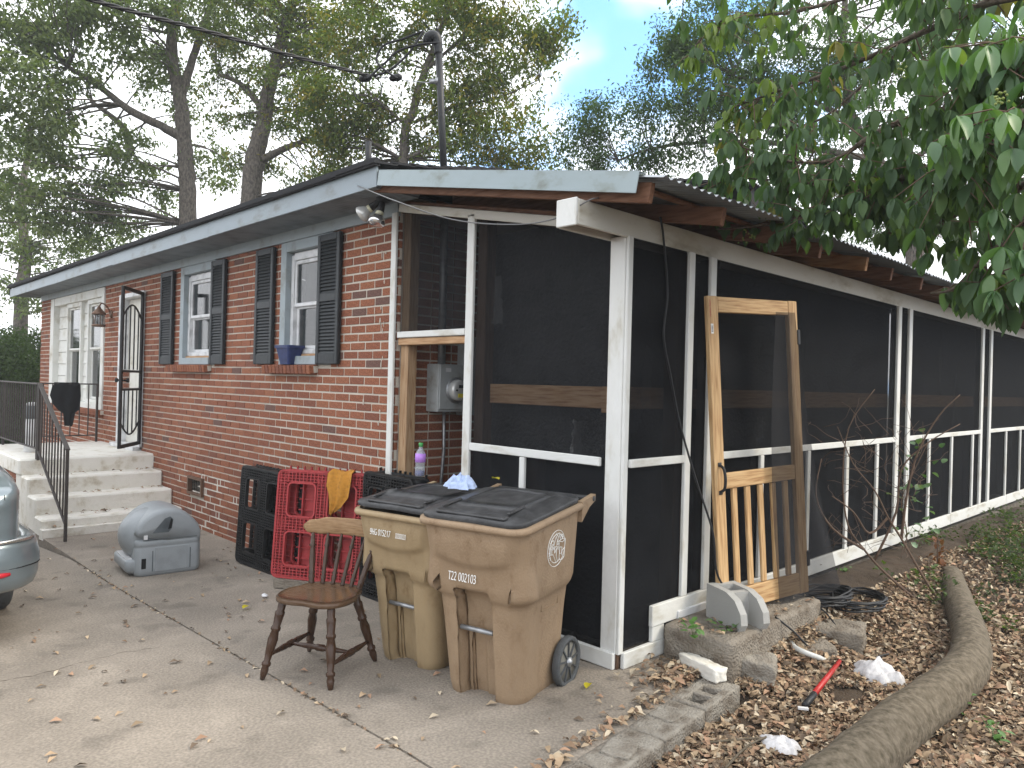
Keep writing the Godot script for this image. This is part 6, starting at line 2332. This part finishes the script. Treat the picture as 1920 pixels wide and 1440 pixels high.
# ------------------------------------------------------------------ trees behind
func grow(called: String, label: String, limbs: Array, lobes: Array, kit: Dictionary) -> void:
	# limbs: lists of [px, py, depth, radius]; first is the trunk. lobes: [px, py, depth, radius px, sprays]
	var base: Vector3 = P(limbs[0][0][0], limbs[0][0][1], limbs[0][0][2])
	var root := V(base.x, -0.4, base.z)
	var t := thing(called, label, "tree", root, 0.0, kit.get("group", ""))
	var nodes := []
	var k := 0
	for l in limbs:
		var pts := []
		var rs := []
		if k == 0:
			pts.append(Vector3.ZERO); rs.append(l[0][3] * 1.35)
		for e in l:
			pts.append(P(e[0], e[1], e[2]) - root); rs.append(float(e[3]))
		var cv := curve(pts, 5)
		var cr := []
		for q in cv.size():
			var f := q / 5.0
			var i := mini(int(f), rs.size() - 2)
			cr.append(lerpf(rs[i], rs[i + 1], f - i))
		for q in range(1, cv.size() - 1): cv[q] += V(rf(-1, 1), 0, rf(-1, 1)) * cr[q] * 0.15
		for q in range(maxi(0, 3 if k == 0 else 0), cv.size()): nodes.append([cv[q], cr[q]])
		var st := mb(true)
		tube(st, cv, cr, 10, 0.08)
		obj("trunk" if k == 0 else "limb", st, M.bark_far, t)
		k += 1
	var xfs := []
	var cols := []
	var bst := mb(true)
	for l in lobes:
		var c := P(l[0], l[1], l[2]) - root
		var r: float = l[3] * l[2] / FOC
		var subs := int(l[4] * kit.get("dense", 1.0) / 16.0) + 1
		for sidx in subs:
			var dv := V(rf(-1, 1), rf(-1, 1), rf(-1, 1))
			while dv.length() > 1.0: dv = V(rf(-1, 1), rf(-1, 1), rf(-1, 1))
			var sc := c + dv * r
			# branch from the nearest limb node
			var best := 0
			var bd := 1e9
			for q in range(0, nodes.size(), 2):
				var dd: float = nodes[q][0].distance_to(sc) + maxf(0.0, nodes[q][0].y - sc.y) * 0.6
				if dd < bd: bd = dd; best = q
			var a: Vector3 = nodes[best][0]
			if sidx % 2 == 0 or bd < 1.5:
				var mid := a.lerp(sc, 0.5) + V(rf(-0.15, 0.15), rf(0.0, 0.25), rf(-0.15, 0.15)) * minf(bd, 2.0) * 0.5
				var r0 := clampf(nodes[best][1] * 0.4, 0.008, 0.03)
				tube(bst, curve([a, mid, sc], 3), [r0, r0 * 0.85, r0 * 0.7, r0 * 0.6, r0 * 0.45, r0 * 0.35, r0 * 0.2], 5)
			var rad: float = rf(0.22, 0.46) * kit.get("clump", 1.0)
			for q in 16:
				var e: Vector3 = V(rng.randfn(), rng.randfn() * 0.7, rng.randfn()) * rad * 0.55
				var s := rf(0.75, 1.25)
				xfs.append(Transform3D(Basis.from_euler(V(rf(-0.4, 0.4), rf(0, TAU), rf(-0.4, 0.4))).scaled(V(s, s, s)), sc + e))
				# each spray takes one of the tree's leaf tones at random, wherever it grows
				var pick: Array = kit.cols[rng.randi() % kit.cols.size()]
				var v := rf(0.75, 1.25)
				cols.append(Color(pick[0] * v, pick[1] * v, pick[2] * v))
	obj("branches", bst, M.bark_far, t).set_meta("kind", "stuff")
	var half := xfs.size() / 2
	multi("crown", kit.mesh, M.leaf, xfs.slice(0, half), cols.slice(0, half), t)
	multi("crown", kit.mesh2, M.leaf, xfs.slice(half), cols.slice(half), t)
func trees() -> void:
	var green := [[0.159, 0.209, 0.095], [0.185, 0.235, 0.110], [0.132, 0.181, 0.087], [0.203, 0.245, 0.126]]
	var ylw := [[0.160, 0.210, 0.054], [0.189, 0.232, 0.060], [0.131, 0.180, 0.054], [0.290, 0.247, 0.054], [0.145, 0.203, 0.066]]
	var dark := [[0.093, 0.155, 0.067], [0.116, 0.182, 0.081], [0.078, 0.135, 0.063]]
	var oak := {"mesh": spray(1, 8, 0.14, 0.066, 0.18, 0.45), "mesh2": spray(2, 8, 0.13, 0.060, 0.20, 0.6), "cols": green, "dense": 0.66, "group": "trees behind the house"}
	var ash := {"mesh": spray(3, 12, 0.10, 0.044, 0.19, 0.3), "mesh2": spray(4, 12, 0.095, 0.042, 0.21, 0.4), "cols": ylw, "dense": 0.9, "group": "trees behind the house"}
	var elm := {"mesh": spray(5, 13, 0.085, 0.036, 0.18, 0.2), "mesh2": spray(6, 13, 0.08, 0.034, 0.20, 0.3), "cols": dark, "group": "trees behind the house"}
	grow("shade_tree", "tall tree with forked grey trunk and a long limb over the roof", [[[352, 420, 17, 0.192], [350, 330, 17, 0.179], [347, 270, 17, 0.166], [338, 190, 17, 0.154], [322, 100, 17, 0.128], [330, 10, 17, 0.102], [335, -90, 17, 0.077]], [[347, 262, 17, 0.115], [300, 235, 16.8, 0.096], [240, 205, 16.5, 0.083], [190, 165, 16.3, 0.064], [120, 120, 16, 0.038]], [[340, 180, 17, 0.102], [362, 110, 17, 0.083], [385, 40, 17, 0.070], [410, -30, 17, 0.045]], [[245, 290, 18, 0.096], [235, 245, 18, 0.083], [205, 215, 18, 0.064], [170, 190, 18, 0.038]]],
		[[110, 60, 16, 130, 700], [30, 180, 15, 110, 520], [260, 60, 17, 120, 520], [150, 300, 16.5, 110, 520], [60, 400, 16, 110, 560], [250, 330, 17.5, 80, 260], [330, 20, 17, 110, 420], [200, 430, 17, 90, 360], [0, 10, 15, 110, 420], [300, 160, 17.5, 70, 160], [30, 300, 17, 90, 300], [410, 330, 18, 70, 150], [150, -130, 16, 220, 700]], oak)
	grow("shade_tree", "tall leaning tree with stout trunk right behind the eave", [[[470, 372, 16, 0.218], [478, 310, 16, 0.205], [492, 240, 16, 0.173], [505, 160, 16, 0.141], [530, 70, 16, 0.109], [560, -40, 16, 0.077]], [[492, 300, 16, 0.090], [530, 280, 15.8, 0.070], [568, 266, 15.6, 0.051], [620, 250, 15.4, 0.032]], [[495, 210, 16, 0.077], [455, 160, 16, 0.058], [410, 140, 16, 0.032]]],
		[[500, 60, 16, 110, 460], [440, 200, 16.5, 75, 190], [560, 190, 15.5, 80, 300], [600, 60, 15.5, 100, 420], [420, 40, 16, 90, 260], [580, 330, 16, 60, 160], [500, -120, 16, 160, 420], [480, 300, 16.5, 50, 80]], ash.merged({"cols": green + ylw}, true))
	grow("shade_tree", "slender yellowing tree behind the service mast", [[[758, 300, 14, 0.090], [772, 215, 14, 0.077], [798, 130, 14, 0.064], [825, 60, 14, 0.054], [860, -40, 14, 0.038]], [[775, 230, 14, 0.032], [850, 200, 14, 0.029], [930, 185, 14, 0.019], [1010, 150, 14, 0.010]], [[800, 130, 14, 0.032], [870, 70, 14, 0.026], [950, 20, 14, 0.013]], [[768, 240, 14, 0.032], [710, 190, 14, 0.026], [650, 130, 14, 0.013]]],
		[[640, 210, 14, 75, 380], [700, 60, 14, 90, 420], [740, 260, 14.5, 70, 250], [860, 60, 14, 100, 420], [840, 220, 14, 80, 300], [960, 80, 14, 80, 300], [930, 210, 14, 80, 300], [1030, 60, 14, 45, 100], [1000, 290, 14, 45, 90], [660, 300, 15, 60, 200], [880, -110, 14, 170, 500], [900, 290, 14, 50, 100]], ash)
	grow("shade_tree", "dark leaved spreading tree beyond the porch roof", [[[1715, 470, 13, 0.154], [1690, 390, 13, 0.134], [1650, 310, 13, 0.115], [1600, 230, 13, 0.090], [1580, 100, 13, 0.064], [1590, -60, 13, 0.038]], [[1640, 300, 13, 0.064], [1500, 275, 13, 0.051], [1380, 265, 13, 0.035], [1240, 275, 13, 0.026], [1160, 300, 13, 0.013]], [[1600, 230, 13, 0.058], [1480, 170, 13, 0.038], [1360, 140, 13, 0.019]], [[1660, 330, 13, 0.051], [1800, 240, 13, 0.038], [1900, 150, 13, 0.019]]],
		[[1150, 215, 13, 65, 220], [1190, 300, 13, 60, 150], [1290, 150, 13, 85, 420], [1290, 60, 13, 70, 260], [1100, 290, 13.5, 55, 130], [1400, 220, 13, 85, 380], [1420, 80, 13, 90, 380], [1550, 150, 13, 120, 420], [1680, 60, 13, 130, 420], [1800, 220, 13, 130, 500], [1640, 330, 13.5, 90, 260], [1850, 60, 13, 120, 360], [1500, 330, 13.5, 70, 160], [1830, 400, 13.5, 100, 300], [1300, 280, 13, 50, 110], [1600, 430, 14, 70, 160]], elm)
	grow("shade_tree", "broad tree beyond the left end of the house", [[[40, 560, 24, 0.192], [50, 480, 24, 0.166], [40, 380, 24, 0.128], [60, 250, 24, 0.077]]],
		[[60, 470, 24, 60, 240], [130, 470, 24, 50, 160], [10, 540, 23, 60, 200], [-60, 400, 24, 110, 400], [80, 350, 25, 70, 200], [230, 480, 26, 60, 130], [330, 420, 26, 60, 130]], oak)
	# hedge of bushes past the house
	for e in [[35, 640, 17.5, "rounded green bush beyond the far corner of the house", 95], [-60, 660, 15.5, "dense green bush beside the far railing", 110]]:
		var root := P(e[0], 760, e[2])
		root.y = -0.3
		var b := thing("bush", e[3], "bush", root, 0.0, "bushes beyond the house")
		var st := mb(true)
		for k in 7: tube(st, [V(rf(-0.1, 0.1), 0, rf(-0.1, 0.1)), V(rf(-0.5, 0.5), 0.9, rf(-0.5, 0.5)), V(rf(-1.0, 1.0), 1.9, rf(-1.0, 1.0))], [0.04, 0.025, 0.008], 6)
		obj("stems", st, M.bark_far, b)
		var xfs := []
		var cols := []
		for k in 2600:
			var dv := V(rng.randfn(), rng.randfn(), rng.randfn()).normalized() * pow(rng.randf(), 0.4)
			var p := V(dv.x * 1.5, 1.45 + dv.y * 1.45, dv.z * 1.5)
			xfs.append(Transform3D(Basis.from_euler(V(rf(-0.5, 0.5), rf(0, TAU), rf(-0.5, 0.5))), p))
			var v := rf(0.7, 1.3)
			cols.append(Color(0.06 * v, 0.10 * v, 0.028 * v))
		multi("crown", spray(7, 12, 0.085, 0.045, 0.16, 0.1), M.leaf, xfs, cols, b)

# ------------------------------------------------------------------ near tree with large leaves
func near_tree() -> void:
	var base := V(5.6, -0.15, -2.2)
	var t := thing("broadleaf_tree", "near tree with large drooping green leaves hanging over the porch", "tree", base)
	var fork := base + V(-0.1, 2.6, 0.1)
	var st := mb(true)
	tube(st, curve([Vector3.ZERO, V(0.02, 1.2, 0.05), fork - base, fork - base + V(0.1, 1.8, -0.1), fork - base + V(-0.1, 3.4, 0.2)], 6), [0.19, 0.18, 0.17, 0.165, 0.16, 0.155, 0.15, 0.15, 0.145, 0.14, 0.14, 0.135, 0.13, 0.12, 0.11, 0.10, 0.095, 0.09, 0.08, 0.07, 0.06, 0.05, 0.045, 0.04, 0.03], 12, 0.05)
	obj("trunk", st, M.bark, t)
	var mains := [
		[[1760, 320, 3.7], [1640, 365, 4.1], [1540, 400, 4.3], [1400, 425, 4.5], [1345, 430, 4.55]],
		[[1990, 250, 3.3], [1850, 290, 3.5], [1720, 335, 3.8], [1600, 350, 4.2], [1480, 340, 4.6], [1330, 330, 4.9]],
		[[2000, 120, 3.0], [1820, 190, 3.4], [1660, 240, 3.8], [1560, 300, 4.2], [1460, 300, 4.5], [1380, 270, 4.7]],
		[[2000, -20, 3.2], [1780, 40, 3.7], [1600, 120, 4.2], [1460, 170, 4.6], [1380, 200, 4.8]],
		[[1980, -120, 3.6], [1700, -40, 4.4], [1500, 20, 5.0], [1350, 40, 5.4], [1290, 110, 5.5]],
		[[2050, 380, 2.7], [1930, 430, 3.0], [1850, 480, 3.3], [1790, 540, 3.6], [1745, 550, 3.8]],
		[[2080, 470, 2.8], [1960, 510, 3.0], [1880, 540, 3.2], [1840, 590, 3.3]],
		[[2060, 60, 2.8], [1950, 80, 2.9], [1880, 110, 3.0], [1820, 160, 3.1]],
		[[2040, 200, 2.6], [1930, 210, 2.8], [1840, 250, 2.9], [1780, 330, 3.2]],
		[[2000, 330, 3.4], [1860, 380, 3.8], [1740, 420, 4.1], [1650, 440, 4.3]],
		[[1850, -190, 3.4], [1600, -130, 3.6], [1350, -95, 3.7], [1180, -75, 3.8], [1090, -45, 3.9]],
		[[1990, -200, 4.4], [1720, 60, 5.2], [1560, 210, 5.8], [1480, 240, 6.0]],
	]
	var ends := []
	for m in mains:
		var pts := []
		for e in m: pts.append(P(e[0], e[1], e[2]) - base)
		var p0: Vector3 = pts[0]
		var s := fork - base
		var full := [s, s.lerp(p0, 0.5) + V(0, 0.25, 0)]
		full.append_array(pts)
		var cv := curve(full, 6)
		var rs := []
		for k in cv.size(): rs.append(lerpf(0.034, 0.0035, pow(float(k) / cv.size(), 0.8)))
		st = mb(true)
		tube(st, cv, rs, 7, 0.06)
		obj("branch", st, M.bark, t)
		for k in range(5, cv.size()):
			var n := 2 if k < 11 else 3 if k < cv.size() - 2 else 4
			for q in n:
				var d: Vector3 = V(rf(-1, 1), rf(-0.9, 0.55), rf(-1, 1)).normalized()
				var l := rf(0.10, 0.36) * (0.6 if k > cv.size() - 3 else 1.0)
				ends.append([cv[k], cv[k] + d * l + V(0, -0.10 * l, 0)])
	# twigs with whorls of hanging leaves
	var tw := mb(true)
	var leaves := []
	var low := [[1200, 350], [1250, 370], [1330, 425], [1500, 455], [1600, 430], [1700, 465], [1780, 555], [1850, 595], [2400, 560]]
	var lx := []
	var ly := []
	for e in low:
		lx.append(float(e[0])); ly.append(float(e[1]))
	ends = ends.filter(func(e):
		var q: Vector3 = e[1] + base - CAM
		var dq := q.dot(FW)
		var hx := q.dot(RT) / dq * FOC
		return 720.0 - q.y / dq * FOC + hx * ROLL < lut(lx, ly, 960.0 + hx) and (hx > 285.0 or 720.0 - q.y / dq * FOC < -40.0))
	for e in ends:
		var mid: Vector3 = e[0].lerp(e[1], 0.5) + V(0, 0.02, 0)
		tube(tw, [e[0], mid, e[1]], [0.004, 0.003, 0.002], 4)
		var yel := rng.randf()
		for w in 2:
			var c: Vector3 = e[1] if w == 0 else mid
			var n := rng.randi_range(4, 6) if w == 0 else 2
			var a0 := rf(0, TAU)
			for q in n:
				var an := a0 + TAU * q / n + rf(-0.3, 0.3)
				var down := rf(0.75, 1.9)
				var dir := V(cos(an), -down, sin(an)).normalized()
				var side := dir.cross(Vector3.UP).normalized()
				var up := side.cross(dir).normalized() * -1.0
				if up.y < 0: up = -up; side = -side
				var s := rf(0.5, 1.0)
				leaves.append([Transform3D(Basis(side, up, dir).orthonormalized().scaled(V(s, s, s)), c), yel])
	obj("twigs", tw, M.twig, t).set_meta("kind", "stuff")
	var mats := []
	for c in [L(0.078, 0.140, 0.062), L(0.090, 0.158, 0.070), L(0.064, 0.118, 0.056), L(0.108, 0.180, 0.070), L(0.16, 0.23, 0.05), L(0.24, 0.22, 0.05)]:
		var m := mt(c, 0.42)
		m.backlight_enabled = true
		m.backlight = Color(c.r * 1.0, c.g * 1.15, c.b * 0.4)
		mats.append(m)
	var shapes := [leaf_mesh(0.125, 0.052, 0.15, 1.0, 0.4, 0.5), leaf_mesh(0.138, 0.056, 0.32, 0.8, 0.25, -0.6), leaf_mesh(0.110, 0.052, 0.06, 1.0, 0.55, 0.3), leaf_mesh(0.130, 0.048, 0.45, 0.9, 0.12, 0.9), leaf_mesh(0.095, 0.044, 0.22, 1.0, 0.65, -0.9)]
	for l in leaves:
		var p: Vector3 = l[0].origin + base
		var d := depth_of(p)
		l.append(1.0 / (d * d))
		var sx := 960 + (p - CAM).dot(RT) / d * FOC
		var sy := 720 - (p.y - CAM.y) / d * FOC
		if sx > 1930 or sy < -15 or d < 0.5: l[2] = 0.0
	leaves.sort_custom(func(a, b): return a[2] > b[2])
	var xf := [[], [], [], [], []]
	var cl := [[], [], [], [], []]
	for k in leaves.size():
		var l: Array = leaves[k]
		var p: Vector3 = l[0].origin + base
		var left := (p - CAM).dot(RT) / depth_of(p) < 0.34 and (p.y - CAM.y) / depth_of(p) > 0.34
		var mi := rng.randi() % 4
		if l[1] > 0.97 or (left and l[1] > 0.5): mi = 4  # upper left leaves painted yellower, as if lit from behind
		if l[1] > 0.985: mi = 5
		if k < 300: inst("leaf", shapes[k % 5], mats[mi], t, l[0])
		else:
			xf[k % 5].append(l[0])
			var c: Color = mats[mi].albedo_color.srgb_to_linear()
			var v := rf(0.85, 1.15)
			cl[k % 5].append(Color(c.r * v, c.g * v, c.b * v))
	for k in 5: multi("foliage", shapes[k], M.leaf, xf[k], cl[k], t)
	# clusters of small green fruit
	st = mb(true)
	for e in [[1600, 330, 4.1], [1545, 385, 4.3], [1760, 250, 3.4], [1810, 300, 3.2], [1400, 440, 4.5], [1700, 130, 3.7], [1880, 180, 2.7]]:
		for k in 16:
			var p := P(e[0] + rf(-16, 16), e[1] + rf(-16, 16), e[2] + rf(-0.04, 0.04)) - base
			lathe(st, [[0, 0.001], [0.3, 0.005], [0.7, 0.005], [1, 0.001]], p, p + V(0, -0.011, 0), 6)
	obj("berries", st, leaf_mat(L(0.22, 0.26, 0.07)), t).set_meta("kind", "stuff")

# ------------------------------------------------------------------ fallen leaves
func litter() -> void:
	var dm := []
	for k in 3:
		var st := SurfaceTool.new()
		st.begin(Mesh.PRIMITIVE_TRIANGLES)
		# curled dry blade
		var g := RandomNumberGenerator.new()
		g.seed = 50 + k
		var n := 4
		var rows := []
		for j in n + 1:
			var f := float(j) / n
			var w := 0.5 * sin(PI * (0.06 + 0.9 * f)) * 0.034
			var y := 0.010 * sin(f * 3.0 + k) + g.randf_range(0, 0.003)
			var curl := g.randf_range(0.2, 0.9)
			rows.append([V(-w, y + w * curl, (f - 0.5) * 0.075), V(0, y, (f - 0.5) * 0.075), V(w, y + w * curl * g.randf_range(0.3, 1.0), (f - 0.5) * 0.075)])
		st.set_color(Color(1, 1, 1))
		for j in n:
			for i in 2: quad(st, rows[j][i], rows[j][i + 1], rows[j + 1][i + 1], rows[j + 1][i], Vector3.UP)
		st.generate_normals()
		dm.append(st.commit())
	var tones := [[0.294, 0.214, 0.134], [0.201, 0.136, 0.087], [0.401, 0.306, 0.202], [0.134, 0.097, 0.067], [0.495, 0.412, 0.298], [0.241, 0.157, 0.097], [0.348, 0.249, 0.157], [0.321, 0.199, 0.127]]
	var put := func(xfs: Array, cols: Array, p: Vector3, big: float, flat: float) -> void:
		var s := rf(0.55, 1.35) * big
		xfs.append(Transform3D(Basis.from_euler(V(rf(-flat, flat), rf(0, TAU), rf(-flat, flat))).scaled(V(s * rf(0.7, 1.2), s, s)), p))
		var c: Array = tones[rng.randi() % tones.size()]
		var v := rf(0.7, 1.2)
		cols.append(Color(c[0] * v, c[1] * v, c[2] * v))
	var xs := [[], [], []]
	var cs := [[], [], []]
	# the yard
	for k in 62000:
		var x := 0.40 + 3.6 * pow(rng.randf(), 1.4)
		var z := 1.6 - 11.0 * pow(rng.randf(), 1.5)
		if k % 3 == 0:
			x = rf(0.45, 1.7); z = rf(1.0, -3.6)
		if x < 0.62 and z > -0.4: continue
		if x < 0.06: continue
		if tn.get_noise_2d(x * 130.0, z * 130.0) > 0.42: continue
		put.call(xs[k % 3], cs[k % 3], V(x, th(x, z) + rf(0.002, 0.026), z), 0.62, 0.7)
	for k in 2600:
		# drifts along the fallen trunk
		var c: Vector3 = log_path[rng.randi() % log_path.size()]
		var an := rf(0, TAU)
		var q := c + V(cos(an), 0, sin(an)) * rf(0.10, 0.24)
		put.call(xs[k % 3], cs[k % 3], V(q.x, th(q.x, q.z) + rf(0.0, 0.05), q.z), 0.66, 0.8)
	for k in 3:
		var o := multi("leaf_litter", dm[k], M.dry, xs[k], cs[k], self)
		tag(o, ["brown dry leaves covering the yard beside the porch", "tan dry leaves covering the yard beside the porch", "curled dry leaves covering the yard beside the porch"][k], "leaves", "", "stuff")
	# the drive, the joint, the corner of the porch
	var x2 := []
	var c2 := []
	for k in 400:
		var z := rf(0.3, 4.2)
		var x := rf(-6.0, 0.5)
		put.call(x2, c2, V(x, gd(x) + 0.004, z), 0.58, 0.25)
	for k in 170:
		var x := rf(-4.8, 0.5)
		put.call(x2, c2, V(x, gd(x) + rf(-0.01, 0.006), 1.405 + rf(-0.012, 0.02)), 0.42, 0.4)
	for k in 420:
		var x := 0.36 - absf(rng.randfn()) * 0.13
		var z := -0.27 + rng.randfn() * 0.16
		if x < 0.02 and z < 0.04: continue
		put.call(x2, c2, V(x, gd(x) + rf(0.004, 0.03), z), 0.7, 0.5)
	for k in 160:
		var z := rf(-0.25, 1.3)
		put.call(x2, c2, V(0.395 + z * 0.095 - absf(rng.randfn()) * 0.05, rf(0.004, 0.015), z), 0.7, 0.4)
	for k in 90:
		var x := rf(-4.6, -2.3)
		put.call(x2, c2, V(x, gd(x) + 0.005, absf(rng.randfn()) * 0.12 + 0.05), 0.6, 0.4)
	for k in 70:
		var p := V(rf(0.05, 0.42), 0.195, rf(-0.42, -1.6))
		put.call(x2, c2, p, 0.6, 0.3)
	for k in 70:
		var s := rng.randi() % 4
		put.call(x2, c2, V([-7.0, -6.66, -6.34, -6.1][s] + rf(-0.13, 0.05), [0.405, 0.23, 0.055, -0.03][s] + 0.004, rf(0.05, 1.3)), 0.7, 0.3)
	tag(multi("fallen_leaves", dm[0], M.dry, x2, c2, self), "scattered dry leaves on the concrete drive and steps", "leaves", "", "stuff")
	# yellow leaves, few and bright
	for e in [[1105, 1285, -0.0, "bright yellow leaf on the concrete beside the bin wheel"], [432, 1419, -0.08, "small yellow leaf alone on the open drive"], [935, 903, 0.99, "yellow leaf on the black lid of the emblem bin"], [455, 1144, -0.07, "yellow leaf on the drive between litter box and chair"]]:
		var st := mb(true)
		var o := inst("yellow_leaf", leaf_mesh(0.07, 0.04, 0.2), leaf_mat(L(0.50, 0.42, 0.03)), self, Transform3D(Basis.from_euler(V(-0.2, rf(0, TAU), 0.1)), G(e[0], e[1], e[2]) + V(0, 0.012, 0)))
		o.name = numbered("yellow_leaf")
		tag(o, e[3], "leaf", "yellow fallen leaves")
	# green ground cover by the far part of the porch
	var gx := []
	var gc := []
	for k in 3400:
		var x := 0.15 + 2.6 * pow(rng.randf(), 1.1)
		var z := rf(-2.9, -10.0)
		if tn.get_noise_2d(x * 40.0 + 90.0, z * 40.0) < -0.05 + 0.25 * smoothstep(0.9, 0.1, x): continue
		if x < 0.5 and rng.randf() < 0.5: continue
		if z > -4.5 and rng.randf() < 0.55: continue
		var s := rf(0.5, 1.2)
		gx.append(Transform3D(Basis.from_euler(V(rf(-0.3, 0.3), rf(0, TAU), rf(-0.3, 0.3))).scaled(V(s, s, s)), V(x, th(x, z) + rf(0.02, 0.12), z)))
		var v := rf(0.6, 1.3)
		gc.append(Color(0.075 * v, 0.115 * v, 0.035 * v))
	tag(multi("ground_cover", spray(9, 10, 0.05, 0.032, 0.06, -0.4), M.leaf, gx, gc, self), "green ivy and weeds spreading along the porch base", "ground cover", "", "stuff")
